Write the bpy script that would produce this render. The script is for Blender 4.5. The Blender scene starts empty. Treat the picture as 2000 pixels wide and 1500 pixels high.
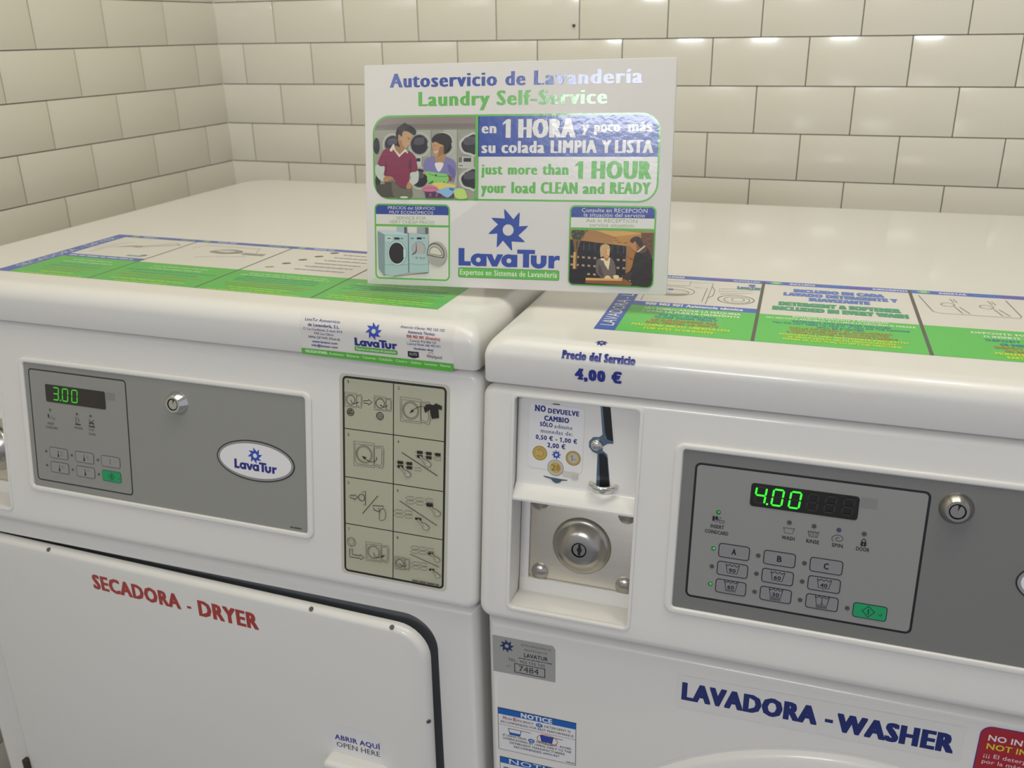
import bpy, bmesh, math, random
import numpy as np
from mathutils import Matrix, Vector
random.seed(4)
SC = bpy.context.scene
COL = SC.collection
rad = math.radians

# ------------------------------------------------------------------ camera
def make_camera():
    cd = bpy.data.cameras.new('camera'); co = bpy.data.objects.new('camera', cd); COL.objects.link(co)
    p, y, r = .3723, -.3483, .0164
    f = Vector((math.sin(y)*math.cos(p), math.cos(y)*math.cos(p), -math.sin(p)))
    rt = f.cross(Vector((0, 0, 1))).normalized(); dn = f.cross(rt)
    r2 = math.cos(r)*rt + math.sin(r)*dn; d2 = -math.sin(r)*rt + math.cos(r)*dn
    m = Matrix((r2, -d2, -f)).transposed().to_4x4(); m.translation = (1.1781, -1.5925, 1.2670)
    co.matrix_world = m
    cd.sensor_width = 36; cd.lens = 1771/2000*36; cd.clip_start = .01; cd.clip_end = 60
    cd.dof.use_dof = True; cd.dof.focus_distance = .77; cd.dof.aperture_fstop = 12
    SC.camera = co
make_camera()
# ------------------------------------------------------------------ world, lights, exposure
SC.view_settings.view_transform = 'Standard'; SC.view_settings.look = 'None'
SC.view_settings.gamma = 1; SC.view_settings.use_curve_mapping = False
SC.view_settings.exposure = -0.19
w = bpy.data.worlds.new('world'); SC.world = w; w.use_nodes = True
bg = w.node_tree.nodes['Background']; bg.inputs[0].default_value = (.87, .88, .98, 1); bg.inputs[1].default_value = .58
def area(name, loc, target, sx, sy, power, color):
    l = bpy.data.lights.new(name, 'AREA'); l.shape = 'RECTANGLE'; l.size = sx; l.size_y = sy
    l.energy = power; l.color = color
    o = bpy.data.objects.new(name, l); COL.objects.link(o); o.location = loc
    o.rotation_euler = (Vector(target)-Vector(loc)).to_track_quat('-Z', 'Y').to_euler()
    return o
area('ceiling_lamp_light', (.98, -1.1, 2.56), (.98, -.9, 0), 1.4, 1.1, 15.5, (1.0, .955, .79))
dl = area('downlight', (1.46, -1.05, 2.55), (1.46, -1.05, 0), .13, .13, 3.2, (1.0, .95, .82)); dl.data.shape = 'DISK'
area('transom_daylight', (.76, -4.6, 2.42), (1.0, -.5, 1.2), .75, .42, 34, (.92, .95, 1.0))

# ------------------------------------------------------------------ materials
MATS = {}
def lin(c):
    if isinstance(c, str):
        c = c.lstrip('#'); c = [int(c[i:i+2], 16)/255 for i in (0, 2, 4)]
    return tuple((x/12.92 if x <= .04045 else ((x+.055)/1.055)**2.4) for x in c) + (1,)
def mat(name, col, rough=.4, metal=0.0, coat=0.0, spec=.5, bump=None, var=None, emit=None):
    if name in MATS: return MATS[name]
    m = bpy.data.materials.new(name); m.use_nodes = True; nt = m.node_tree; b = nt.nodes['Principled BSDF']
    c = lin(col); b.inputs['Base Color'].default_value = c
    b.inputs['Roughness'].default_value = rough; b.inputs['Metallic'].default_value = metal
    b.inputs['Coat Weight'].default_value = coat; b.inputs['Coat Roughness'].default_value = .06
    b.inputs['Specular IOR Level'].default_value = spec
    if emit:
        b.inputs['Emission Color'].default_value = lin(emit[0]); b.inputs['Emission Strength'].default_value = emit[1]
    tc = None
    if bump or var:
        tc = nt.nodes.new('ShaderNodeTexCoord')
    if var:   # (scale, amount) gentle mottling
        mp = nt.nodes.new('ShaderNodeMapping'); mp.inputs['Scale'].default_value = var[0] if isinstance(var[0], tuple) else (var[0],)*3
        nz = nt.nodes.new('ShaderNodeTexNoise'); nz.inputs['Scale'].default_value = 1; nz.inputs['Detail'].default_value = 4
        rp = nt.nodes.new('ShaderNodeMapRange'); rp.inputs['To Min'].default_value = 1-var[1]; rp.inputs['To Max'].default_value = 1+var[1]
        mx = nt.nodes.new('ShaderNodeVectorMath'); mx.operation = 'SCALE'; mx.inputs[0].default_value = c[:3]
        nt.links.new(tc.outputs['Object'], mp.inputs[0]); nt.links.new(mp.outputs[0], nz.inputs[0])
        nt.links.new(nz.outputs[0], rp.inputs[0]); nt.links.new(rp.outputs[0], mx.inputs['Scale'])
        nt.links.new(mx.outputs[0], b.inputs['Base Color'])
    if bump:  # (scale, distance, strength)
        nz = nt.nodes.new('ShaderNodeTexNoise'); nz.inputs['Scale'].default_value = bump[0]; nz.inputs['Detail'].default_value = 3
        bp = nt.nodes.new('ShaderNodeBump'); bp.inputs['Distance'].default_value = bump[1]; bp.inputs['Strength'].default_value = bump[2]
        nt.links.new(tc.outputs['Object'], nz.inputs[0]); nt.links.new(nz.outputs[0], bp.inputs['Height'])
        nt.links.new(bp.outputs[0], b.inputs['Normal'])
        if coat: nt.links.new(bp.outputs[0], b.inputs['Coat Normal'])
    MATS[name] = m
    return m
ENAMEL = mat('white_enamel', '#e2e0dc', .32, coat=.25, bump=(900, .0002, .05))
PLAST = mat('white_plastic', '#e3e1de', .35, coat=.15)
DARK = mat('dark_gap', '#3a3d40', .6)
BLACK = mat('black_plastic', '#0d0f14', .3)
STEEL = mat('brushed_steel', '#e2dccf', .36, metal=1, var=((8, 300, 8), .06))
CHROME = mat('chrome', '#d8d8d6', .13, metal=1)
BLUEST = mat('blued_steel', '#6d8292', .3, metal=1)
GREY = mat('grey_overlay', '#8d8d8c', .42, spec=.35, bump=(1500, .0001, .05))
SIGNKW = dict(rough=.22, coat=.35, bump=(150, .0004, .22))
def ink(col, kind='ink'):
    n = kind + col
    if kind == 'sign': return mat(n, col, **SIGNKW)
    if kind == 'glow': return mat(n, col, .5, emit=(col, 1.6))
    return mat(n, col, .35, coat=.1)

# ------------------------------------------------------------------ object helpers
def link(name, me, parent=None, mtx=None, **props):
    o = bpy.data.objects.new(name, me); COL.objects.link(o)
    if parent: o.parent = parent
    if mtx is not None: o.matrix_local = mtx
    for k, v in props.items(): o[k] = v
    return o
def empty(name, loc, rz, label, cat, group=None):
    o = bpy.data.objects.new(name, None); COL.objects.link(o); o.location = loc; o.rotation_euler = (0, 0, rz)
    o.empty_display_size = .05
    o['label'] = label; o['category'] = cat
    if group: o['group'] = group
    return o
def finish(bm, name, mats, parent=None, mtx=None, sharp=35, **props):
    me = bpy.data.meshes.new(name); bm.normal_update(); bm.to_mesh(me); bm.free()
    for m in (mats if isinstance(mats, (list, tuple)) else [mats]): me.materials.append(m)
    me.polygons.foreach_set('use_smooth', [True]*len(me.polygons)); me.set_sharp_from_angle(angle=rad(sharp))
    return link(name, me, parent, mtx, **props)
def box_bm(x0, x1, y0, y1, z0, z1):
    bm = bmesh.new()
    v = [bm.verts.new((x, y, z)) for x in (x0, x1) for y in (y0, y1) for z in (z0, z1)]
    for f in ((0, 1, 3, 2), (4, 6, 7, 5), (0, 4, 5, 1), (2, 3, 7, 6), (0, 2, 6, 4), (1, 5, 7, 3)): bm.faces.new([v[i] for i in f])
    bmesh.ops.recalc_face_normals(bm, faces=bm.faces)
    return bm
def bevel(bm, test, r, seg=5):
    ed = [e for e in bm.edges if test(e)]
    bmesh.ops.bevel(bm, geom=ed, offset=r, segments=seg, profile=.5, affect='EDGES', clamp_overlap=True)
def rr_pts(u0, v0, u1, v1, r, n=6):
    r = min(r, (u1-u0)/2-1e-6, (v1-v0)/2-1e-6); out = []
    for cx, cy, a in ((u1-r, v0+r, -90), (u1-r, v1-r, 0), (u0+r, v1-r, 90), (u0+r, v0+r, 180)):
        for i in range(n+1):
            t = rad(a+90*i/n); out.append((cx+r*math.cos(t), cy+r*math.sin(t)))
    return out
def prism_bm(pts, n0, n1, bev=0, seg=3, bevback=False):
    """outline in (u,v), extruded along n (third axis); optional bevel of the n1 rim"""
    bm = bmesh.new()
    a = [bm.verts.new((x, y, n0)) for x, y in pts]; b = [bm.verts.new((x, y, n1)) for x, y in pts]
    top = bm.faces.new(b); bot = bm.faces.new(a[::-1])
    k = len(pts)
    for i in range(k): bm.faces.new((a[i], a[(i+1) % k], b[(i+1) % k], b[i]))
    bmesh.ops.recalc_face_normals(bm, faces=bm.faces)
    if bev:
        ed = list(top.edges) + (list(bot.edges) if bevback else [])
        bmesh.ops.bevel(bm, geom=ed, offset=bev, segments=seg, profile=.5, affect='EDGES', clamp_overlap=True)
    return bm
def ring_bm(outer, inner, n0, n1, bev=0):
    bm = bmesh.new(); k = len(outer)
    A = [bm.verts.new((*p, n0)) for p in outer]; B = [bm.verts.new((*p, n1)) for p in outer]
    Cc = [bm.verts.new((*p, n1)) for p in inner]; D = [bm.verts.new((*p, n0)) for p in inner]
    for i in range(k):
        j = (i+1) % k
        for q in ((A, B), (B, Cc), (Cc, D), (D, A)):
            bm.faces.new((q[0][i], q[0][j], q[1][j], q[1][i]))
    bmesh.ops.recalc_face_normals(bm, faces=bm.faces)
    if bev:
        vs = set(B) | set(Cc)
        ed = [e for e in bm.edges if (e.verts[0] in B and e.verts[1] in B) or (e.verts[0] in Cc and e.verts[1] in Cc)]
        bmesh.ops.bevel(bm, geom=ed, offset=bev, segments=3, profile=.5, affect='EDGES', clamp_overlap=True)
    return bm
def lathe_bm(prof, n=40, cx=0, cy=0, bm=None):
    """prof: (radius, n) list, axis along n"""
    bm = bm or bmesh.new(); rings = []
    for r, h in prof:
        if r < 1e-7: rings.append([bm.verts.new((cx, cy, h))])
        else: rings.append([bm.verts.new((cx+r*math.cos(2*math.pi*i/n), cy+r*math.sin(2*math.pi*i/n), h)) for i in range(n)])
    for a, b in zip(rings, rings[1:]):
        for i in range(n):
            j = (i+1) % n
            if len(a) == 1 and len(b) == 1: continue
            if len(a) == 1: bm.faces.new((a[0], b[i], b[j]))
            elif len(b) == 1: bm.faces.new((a[i], a[j], b[0]))
            else: bm.faces.new((a[i], a[j], b[j], b[i]))
    bmesh.ops.recalc_face_normals(bm, faces=bm.faces)
    return bm
def boolean_cut(bm, cutters):
    """bm minus each cutter bmesh, as a new mesh"""
    me = bpy.data.meshes.new('tmp'); bm.to_mesh(me); bm.free(); o = bpy.data.objects.new('tmp', me); COL.objects.link(o)
    cs = []
    for c in cutters:
        if c.calc_volume(signed=True) < 0: bmesh.ops.reverse_faces(c, faces=c.faces)
        cm = bpy.data.meshes.new('cut'); c.to_mesh(cm); c.free(); co = bpy.data.objects.new('cut', cm); COL.objects.link(co); cs.append(co)
        md = o.modifiers.new('b', 'BOOLEAN'); md.operation = 'DIFFERENCE'; md.object = co; md.solver = 'EXACT'
    dg = bpy.context.evaluated_depsgraph_get(); dg.update()
    out = bmesh.new(); ev = o.evaluated_get(dg); m2 = ev.to_mesh(); out.from_mesh(m2); ev.to_mesh_clear()
    for x in [o]+cs:
        d = x.data; bpy.data.objects.remove(x); bpy.data.meshes.remove(d)
    return out

# ------------------------------------------------------------------ flat printing: one mesh per printed thing
TXT = {}
def text_geo(s, bold, res, space=1.0):
    k = (s, bold, res, space)
    if k in TXT: return TXT[k]
    cu = bpy.data.curves.new('t', 'FONT'); cu.body = s; cu.size = 1; cu.offset = bold; cu.resolution_u = res; cu.space_character = space
    o = bpy.data.objects.new('t', cu); COL.objects.link(o)
    dg = bpy.context.evaluated_depsgraph_get(); dg.update()
    ev = o.evaluated_get(dg); me = ev.to_mesh()
    V = [(v.co.x, v.co.y) for v in me.vertices]; F = [tuple(p.vertices) for p in me.polygons]
    ev.to_mesh_clear()
    if '1' in s:    # give the plain upright of the built-in numeral 1 its flag
        def xmax(t):
            cu.body = t; dg.update(); e2 = o.evaluated_get(dg); m2 = e2.to_mesh(); r = [v.co.x for v in m2.vertices]; h = max(v.co.y for v in m2.vertices); e2.to_mesh_clear(); return max(r), min(r), h
        a, c, h = xmax('1'); wd = a-c
        for i, ch in enumerate(s):
            if ch == '1':
                xl = xmax(s[:i+1])[0]-wd; n = len(V)
                V += [(xl+.01, h), (xl-.15, h*.86), (xl-.15, h*.86-.085-bold), (xl+.01, h*.90-.085-bold)]; F.append((n, n+1, n+2, n+3))
    bpy.data.objects.remove(o); bpy.data.curves.remove(cu)
    TXT[k] = (V, F); return TXT[k]
CAP = max(y for x, y in text_geo('H', 0, 2)[0])
def catmull(pts, n=5, closed=True):
    out = []; k = len(pts)
    rng = range(k) if closed else range(k-1)
    for i in rng:
        if closed: p0, p1, p2, p3 = pts[i-1], pts[i], pts[(i+1) % k], pts[(i+2) % k]
        else: p0, p1, p2, p3 = pts[max(i-1, 0)], pts[i], pts[i+1], pts[min(i+2, k-1)]
        for j in range(n):
            t = j/n
            out.append(tuple(.5*(2*b+(c-a)*t+(2*a-5*b+4*c-d)*t*t+(3*b-a-3*c+d)*t**3) for a, b, c, d in zip(p0, p1, p2, p3)))
    if not closed: out.append(tuple(pts[-1]))
    return out
def homog(src, dst):
    A = []; b = []
    for (x, y), (u, v) in zip(src, dst):
        A += [[x, y, 1, 0, 0, 0, -u*x, -u*y], [0, 0, 0, x, y, 1, -v*x, -v*y]]; b += [u, v]
    h = np.linalg.solve(np.array(A, float), np.array(b, float))
    return lambda x, y: ((h[0]*x+h[1]*y+h[2])/(h[6]*x+h[7]*y+1), (h[3]*x+h[4]*y+h[5])/(h[6]*x+h[7]*y+1))
class Print:
    """2-D artwork in millimetres laid on a surface; each call sits a hair above the one before"""
    def __init__(s, kind='ink', step=.02, surf=None):
        s.V = []; s.F = []; s.M = []; s.mats = []; s.kind = kind; s.n = .05; s.step = step; s.T = None
        s.surf = surf or (lambda u, v, n: (u/1000, v/1000, n/1000))
    def mi(s, col):
        m = col if not isinstance(col, str) else ink(col, s.kind)
        if m not in s.mats: s.mats.append(m)
        return s.mats.index(m)
    def put(s, V, F, col, up=True):
        if up: s.n += s.step
        b = len(s.V); mi = s.mi(col)
        for u, v in V:
            if s.T: u, v = s.T(u, v)
            s.V.append(s.surf(u, v, s.n))
        for f in F: s.F.append(tuple(b+i for i in f)); s.M.append(mi)
    def poly(s, pts, col): s.put(pts, [tuple(range(len(pts)))], col)
    def blob(s, pts, col, n=4): s.poly(catmull(pts, n), col)
    def rect(s, u0, v0, u1, v1, col, nu=1): 
        P = [(u0+(u1-u0)*i/nu, v) for v in (v0, v1) for i in range(nu+1)]
        s.put(P, [(i, i+1, nu+2+i, nu+1+i) for i in range(nu)], col)
    def grid(s, u0, v0, u1, v1, col, nv=12):
        P = [(u, v0+(v1-v0)*j/nv) for j in range(nv+1) for u in (u0, u1)]
        s.put(P, [(2*j, 2*j+1, 2*j+3, 2*j+2) for j in range(nv)], col)
    def rrect(s, u0, v0, u1, v1, r, col): s.poly(rr_pts(u0, v0, u1, v1, r), col)
    def frame(s, u0, v0, u1, v1, r, w, col):
        a = rr_pts(u0, v0, u1, v1, r); b = rr_pts(u0+w, v0+w, u1-w, v1-w, max(r-w, .05)); k = len(a)
        s.put(a+b, [(i, (i+1) % k, k+(i+1) % k, k+i) for i in range(k)], col)
    def ell(s, cu, cv, ru, rv, col, n=36, a0=0, a1=360, rot=0):
        c, q = math.cos(rad(rot)), math.sin(rad(rot)); pts = []
        for i in range(n if a1-a0 >= 360 else n+1):
            t = rad(a0+(a1-a0)*i/n); x, y = ru*math.cos(t), rv*math.sin(t); pts.append((cu+x*c-y*q, cv+x*q+y*c))
        s.poly(pts, col)
    def ering(s, cu, cv, ru, rv, w, col, n=40):
        a = [(cu+ru*math.cos(2*math.pi*i/n), cv+rv*math.sin(2*math.pi*i/n)) for i in range(n)]
        b = [(cu+(ru-w)*math.cos(2*math.pi*i/n), cv+(rv-w)*math.sin(2*math.pi*i/n)) for i in range(n)]
        s.put(a+b, [(i, (i+1) % n, n+(i+1) % n, n+i) for i in range(n)], col)
    def line(s, pts, w, col, smooth=0, closed=False):
        if smooth: pts = catmull(pts, smooth, closed)
        if closed: pts = list(pts)+[pts[0]]
        V = []; k = len(pts)
        for i, (x, y) in enumerate(pts):
            a = pts[max(i-1, 0)]; b = pts[min(i+1, k-1)]
            if closed and i in (0, k-1): a, b = pts[-2], pts[1]
            dx, dy = b[0]-a[0], b[1]-a[1]; L = math.hypot(dx, dy) or 1
            V += [(x-dy/L*w/2, y+dx/L*w/2), (x+dy/L*w/2, y-dx/L*w/2)]
        s.put(V, [(2*i, 2*i+1, 2*i+3, 2*i+2) for i in range(k-1)], col)
    def text(s, t, u0, u1, v, cap, col, bold=0, dil=0, slab=0, shear=0, slope=0, res=2, rot=None):
        """letters from u0 to u1 on baseline v with capitals cap tall"""
        V, F = text_geo(t, 0, res, 1+1.1*dil+1.2*slab+1.6*bold)
        xs = [p[0] for p in V]; x0, x1 = min(xs), max(xs)
        ky = cap/CAP; pad = dil*cap
        kx = (u1-u0-pad-2*bold*ky)/(x1-x0); bu, bv = bold*ky, bold*ky*.8
        V2 = [(x, y) for x, y in V]; F2 = list(F); F3 = []; n_keep = s.n
        if slab:
            cnt = {}
            for f in F:
                for a, b in zip(f, f[1:]+f[:1]):
                    e = (min(a, b), max(a, b)); cnt[e] = cnt.get(e, 0)+1
            bd = [e for e, c in cnt.items() if c == 1]; nb = {}
            for a, b in bd: nb.setdefault(a, []).append(b); nb.setdefault(b, []).append(a)
            for a, b in bd:
                dx, dy = V[b][0]-V[a][0], V[b][1]-V[a][1]
                if abs(dy) < .004 and .03 < abs(dx) < .22:
                    ok = True; dirs = []
                    for p, q in ((a, b), (b, a)):
                        o = [z for z in nb[p] if z != q]
                        if len(o) != 1: ok = False; break
                        ex, ey = V[o[0]][0]-V[p][0], V[o[0]][1]-V[p][1]
                        if abs(ey) < .1 or abs(ex) > .9*abs(ey): ok = False; break
                        dirs.append(ey)
                    if ok and dirs[0]*dirs[1] > 0:
                        sg = 1 if dirs[0] > 0 else -1; th = slab*.9; xa, xb = sorted((V[a][0], V[b][0])); y = V[a][1]
                        i0 = len(V2); V2 += [(xa-slab, y), (xb+slab, y), (xb+slab, y+sg*th), (xa-slab, y+sg*th)]
                        F3.append((i0, i0+1, i0+2, i0+3))
        s.n += s.step
        nx = 1+(3 if dil > .02 else 0)+(1 if bold > .008 else 0)
        shifts = [(0 if nx == 1 else (2*bu+pad)*q/(nx-1), y) for q in range(nx) for y in ((-bv, bv) if bold > .012 else (0,))]
        for q, (d, dv) in enumerate(shifts):
            s.n += .005 if q else 0
            P = []
            for x, y in V2:
                uu = u0+(x-x0)*kx+d+shear*y*ky; vv = v+dv+y*ky+slope*(uu-u0)
                if rot:
                    a = rad(rot); du, dw = uu-u0, vv-v; uu, vv = u0+du*math.cos(a)-dw*math.sin(a), v+du*math.sin(a)+dw*math.cos(a)
                P.append((uu, vv))
            s.put(P, F2, col, up=False)
            if F3: s.n += .0025; s.put(P, F3, col, up=False)
        s.n = n_keep
    def wordmark(s, u0, u1, v, cap, col):
        """the heavy geometric lettering LavaTur"""
        k = (u1-u0)/4.84
        def put(pts): s.put([(u0+x*k, v+y*cap) for x, y in pts], [tuple(range(len(pts)))], col, up=False)
        def arc(cx, cy, R, r, a0, a1, n=18):
            A = [(cx+R*math.cos(rad(a0+(a1-a0)*i/n)), cy+R*math.sin(rad(a0+(a1-a0)*i/n))) for i in range(n+1)]
            B = [(cx+r*math.cos(rad(a0+(a1-a0)*i/n)), cy+r*1.2*math.sin(rad(a0+(a1-a0)*i/n))) for i in range(n+1)]
            P = [(u0+x*k, v+y*cap) for x, y in A+B]; s.put(P, [(i, i+1, n+2+i, n+1+i) for i in range(n)], col, up=False)
        keep = s.n; s.n += s.step
        put([(0, 0), (.60, 0), (.60, .25), (.29, .25), (.29, 1), (0, 1)])
        for x in (.60, 2.08):
            arc(x+.37, .35, .37, .115, 0, 360, 30); s.n += .006; put([(x+.49, 0), (x+.77, 0), (x+.77, .70), (x+.49, .70)]); s.n -= .006
        put([(1.33, .70), (1.63, .70), (1.76, .34), (1.89, .70), (2.17, .70), (1.88, 0), (1.64, 0)])
        put([(2.84, .77), (3.12, .77), (3.12, 0), (3.41, 0), (3.41, .77), (3.68, .77), (3.68, 1), (2.84, 1)])
        arc(3.86, .33, .37, .10, 180, 360, 16); put([(3.49, .33), (3.76, .33), (3.76, .70), (3.49, .70)]); put([(3.96, .33), (4.23, .33), (4.23, .70), (3.96, .70)])
        put([(4.32, 0), (4.59, 0), (4.59, .36), (4.64, .45), (4.73, .48), (4.84, .45), (4.84, .70), (4.72, .72), (4.63, .68), (4.57, .60), (4.57, .70), (4.32, .70)])
        s.n = keep
    def one(s, u0, u1, v, cap, col):
        """numeral 1 with a flag and a heavy upright"""
        w = u1-u0; a = u0+w*.40
        s.poly([(a, v), (u1, v), (u1, v+cap), (a+w*.12, v+cap), (u0+w*.05, v+cap*.80), (u0, v+cap*.70), (a, v+cap*.78)], col)
    def greek(s, u0, u1, v, cap, col, seed=0):
        rg = random.Random(seed); u = u0; n_keep = s.n; s.n += s.step
        while u < u1-1:
            L = min(rg.uniform(2.5, 9)*cap/2, u1-u); b = [(u, v), (u+L, v), (u+L, v+cap*.8), (u, v+cap*.8)]
            s.put(b, [(0, 1, 2, 3)], col, up=False); u += L+cap*.45
        s.n = n_keep
    def star(s, cu, cv, r, col, hole=.27, sy=1.0):
        out = []
        for k in range(8):
            a = 102+45*k
            for da, q in ((-38.5, .56), (-31, .595), (-21, .67), (-11, .79), (-4.5, .91), (0, 1.0), (1.6, .87), (3.4, .73), (5.5, .60)): out.append((a+da, q))
        n = len(out); V = [(cu+r*q*math.cos(rad(a)), cv+sy*r*q*math.sin(rad(a))) for a, q in out]
        V += [(cu+r*hole*math.cos(rad(a)), cv+sy*r*hole*math.sin(rad(a))) for a, q in out]
        s.put(V, [(i, (i+1) % n, n+(i+1) % n, n+i) for i in range(n)], col)
    def build(s, name, parent=None, mtx=None, **props):
        me = bpy.data.meshes.new(name); me.from_pydata(s.V, [], s.F)
        for m in s.mats: me.materials.append(m)
        me.polygons.foreach_set('material_index', s.M); me.update()
        return link(name, me, parent, mtx, **props)
NAVY, BLUE, GREEN, SGREEN = '#202c80', '#2f4db0', '#5cb947', '#67b84a'
# ------------------------------------------------------------------ setting: tiled corner, floor, ceiling
TILE = mat('glazed_tile', '#e3dfd0', .16, coat=.3, bump=(7, .004, .05), var=(3, .02))
GROUT = mat('dark_grout', '#5d5b4c', .85)
def tiled_wall(name, u_first, length, face):
    """metro tiles 150 x 74 mm with a bevelled border, grout bed behind; face(u, z, n) -> point, n out of the wall"""
    bm = bmesh.new(); g = .0016; h = .0743; L = .150; bw = .013; up = .0042
    for k in range(-17, 18):
        z1 = 1.25-k*h; z0 = z1-h
        if z0 < .005: z0 = .005
        if z1 > 2.595: z1 = 2.595
        if z1-z0 < .02: continue
        off = u_first if k % 2 == 0 else u_first-.075
        for i in range(-1, int(length/L)+2):
            a = off+i*L; b = a+L
            a = max(a, 0); b = min(b, length)
            if b-a < .012: continue
            cut0, cut1 = (a == 0), (b == length)
            x0, x1, y0, y1 = a+g/2, b-g/2, z0+g/2, z1-g/2
            i0 = x0+(.001 if cut0 else bw); i1 = x1-(.001 if cut1 else bw)
            tx, ty = random.uniform(-.0035, .0035), random.uniform(-.004, .004)
            cx, cy = (x0+x1)/2, (y0+y1)/2
            def P(u, v, n): return bm.verts.new(face(u, v, n+(u-cx)*tx+(v-cy)*ty))
            base = [P(u, v, -.004) for u, v in ((x0, y0), (x1, y0), (x1, y1), (x0, y1))]
            rim = [P(u, v, .001) for u, v in ((x0, y0), (x1, y0), (x1, y1), (x0, y1))]
            top = [P(u, v, up) for u, v in ((i0, y0+bw), (i1, y0+bw), (i1, y1-bw), (i0, y1-bw))]
            bm.faces.new(top)
            for q in range(4):
                r = (q+1) % 4
                bm.faces.new((rim[q], rim[r], top[r], top[q])); bm.faces.new((base[q], base[r], rim[r], rim[q]))
    ed = [e for e in bm.edges if len(e.link_faces) == 2 and e.calc_face_angle(0) > .15 and e.calc_face_angle(0) < .9]
    bmesh.ops.bevel(bm, geom=ed, offset=.0022, segments=2, profile=.5, affect='EDGES', clamp_overlap=True)
    nt = len(bm.faces)
    q = [bm.verts.new(face(u, v, -.0012)) for u, v in ((0, 0), (length, 0), (length, 2.6), (0, 2.6))]
    r = [bm.verts.new(face(u, v, -.06)) for u, v in ((0, 0), (length, 0), (length, 2.6), (0, 2.6))]
    gf = [bm.faces.new(q), bm.faces.new(r[::-1])]+[bm.faces.new((q[i], r[i], r[(i+1) % 4], q[(i+1) % 4])) for i in range(4)]
    bmesh.ops.recalc_face_normals(bm, faces=bm.faces)
    for f in gf: f.material_index = 1
    return finish(bm, name, [TILE, GROUT], sharp=50, kind='structure')
tiled_wall('wall_back', .057, 3.3, lambda u, z, n: (u, -n, z))
tiled_wall('wall_left', .074, 3.3, lambda u, z, n: (n, -u, z))
def slab(name, x0, x1, y0, y1, z0, z1, m):
    return finish(box_bm(x0, x1, y0, y1, z0, z1), name, m, kind='structure')
slab('floor', -.06, 3.3, -5.2, .06, -.106, -.006, mat('floor_tile', '#8b8f97', .35, var=(6, .08)))
slab('ceiling', -.06, 3.3, -5.2, .06, 2.6, 2.66, mat('ceiling_paint', '#e6e3d8', .8, var=(3, .02)))
# small dark plug in a joint of the tiles above the dryer
pl = lathe_bm([(0, .0075), (.0016, .0072), (.0024, .006), (.0024, .001), (0, .001)], 16)
pl = finish(pl, 'wall_plug', mat('plug_brown', '#3a3630', .6), None, Matrix(((1, 0, 0, .7231), (0, 0, -1, 0), (0, 1, 0, 1.2721), (0, 0, 0, 1))))
pl['label'] = 'tiny dark plug in a white wall tile above the printed sign'; pl['category'] = 'plug'

# ------------------------------------------------------------------ the two machines (local frame: x right, y into the wall, z up)
WM = .700
def frame_mtx(ex, up, n, o):
    m = Matrix((ex, up, n)).transposed().to_4x4(); m.translation = o; return m
def console_mtx(tilt, y0, z0):
    s, c = math.sin(rad(tilt)), math.cos(rad(tilt))
    return frame_mtx((1, 0, 0), (0, s, c), (0, -c, s), (0, y0, z0))
CON_W, CON_D = console_mtx(7.4, -.0105, .7635), console_mtx(8.4, -.0105, .760)
def front(y): return frame_mtx((1, 0, 0), (0, 0, 1), (0, -1, 0), (0, y, 0))
LID_Y0, LID_R = .0165, .017
LID = {'zb': .9897, 'zt': 1.0305}
def lid_surf(u, s, n):
    """u along the lid, s measured up the front face, round the nosing and on across the top (mm)"""
    LID_ZB, LID_ZT = LID['zb'], LID['zt']
    a = (LID_ZT-LID_R-LID_ZB)*1000; R = LID_R*1000; y0 = LID_Y0*1000
    if s < a: y, z, ny, nz = y0, LID_ZB*1000+s, -1, 0
    else:
        t = (s-a)/R
        if t < math.pi/2: ny, nz = -math.cos(t), math.sin(t); y, z = y0+R+R*ny, LID_ZT*1000-R+R*nz
        else: y, z, ny, nz = y0+R+(s-a-R*math.pi/2), LID_ZT*1000, 0, 1
    return (u/1000, (y+ny*n)/1000, (z+nz*n)/1000)
def top_surf(u, v, n): return (u/1000, v/1000, LID['zt']+n/1000)
def tube_bm(pts, r, n=10, bm=None):
    bm = bm or bmesh.new(); rings = []; k = len(pts)
    P = [Vector(p) for p in pts]; up = Vector((0, 1, 0))
    for i in range(k):
        d = (P[min(i+1, k-1)]-P[max(i-1, 0)]).normalized()
        a = d.cross(up).normalized(); b = d.cross(a)
        rings.append([bm.verts.new(P[i]+r*(math.cos(2*math.pi*j/n)*a+math.sin(2*math.pi*j/n)*b)) for j in range(n)])
    for A, B in zip(rings, rings[1:]):
        for j in range(n): bm.faces.new((A[j], A[(j+1) % n], B[(j+1) % n], B[j]))
    bm.faces.new(rings[0]); bm.faces.new(rings[-1][::-1])
    bmesh.ops.recalc_face_normals(bm, faces=bm.faces)
    return bm
def profile_bm(prof, u0, u1, bev=0):
    """(v, n) outline in mm swept along u"""
    bm = bmesh.new()
    A = [bm.verts.new((u0/1000, v/1000, n/1000)) for v, n in prof]; B = [bm.verts.new((u1/1000, v/1000, n/1000)) for v, n in prof]
    k = len(prof); bm.faces.new(A); bm.faces.new(B[::-1])
    for i in range(k): bm.faces.new((A[i], B[i], B[(i+1) % k], A[(i+1) % k]))
    bmesh.ops.recalc_face_normals(bm, faces=bm.faces)
    return bm
mm = lambda pts: [(x/1000, y/1000) for x, y in pts]
STEEL_D = mat('lock_steel', '#b4b0a8', .22, metal=1)
PANEL_GREY = mat('control_panel_grey', '#91918d', .42, spec=.4, var=((900, 900, 900), .03))
SEVEN = {'0': 'abcdef', '3': 'abcdg', '4': 'bcfg', '8': 'abcdefg'}
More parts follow.
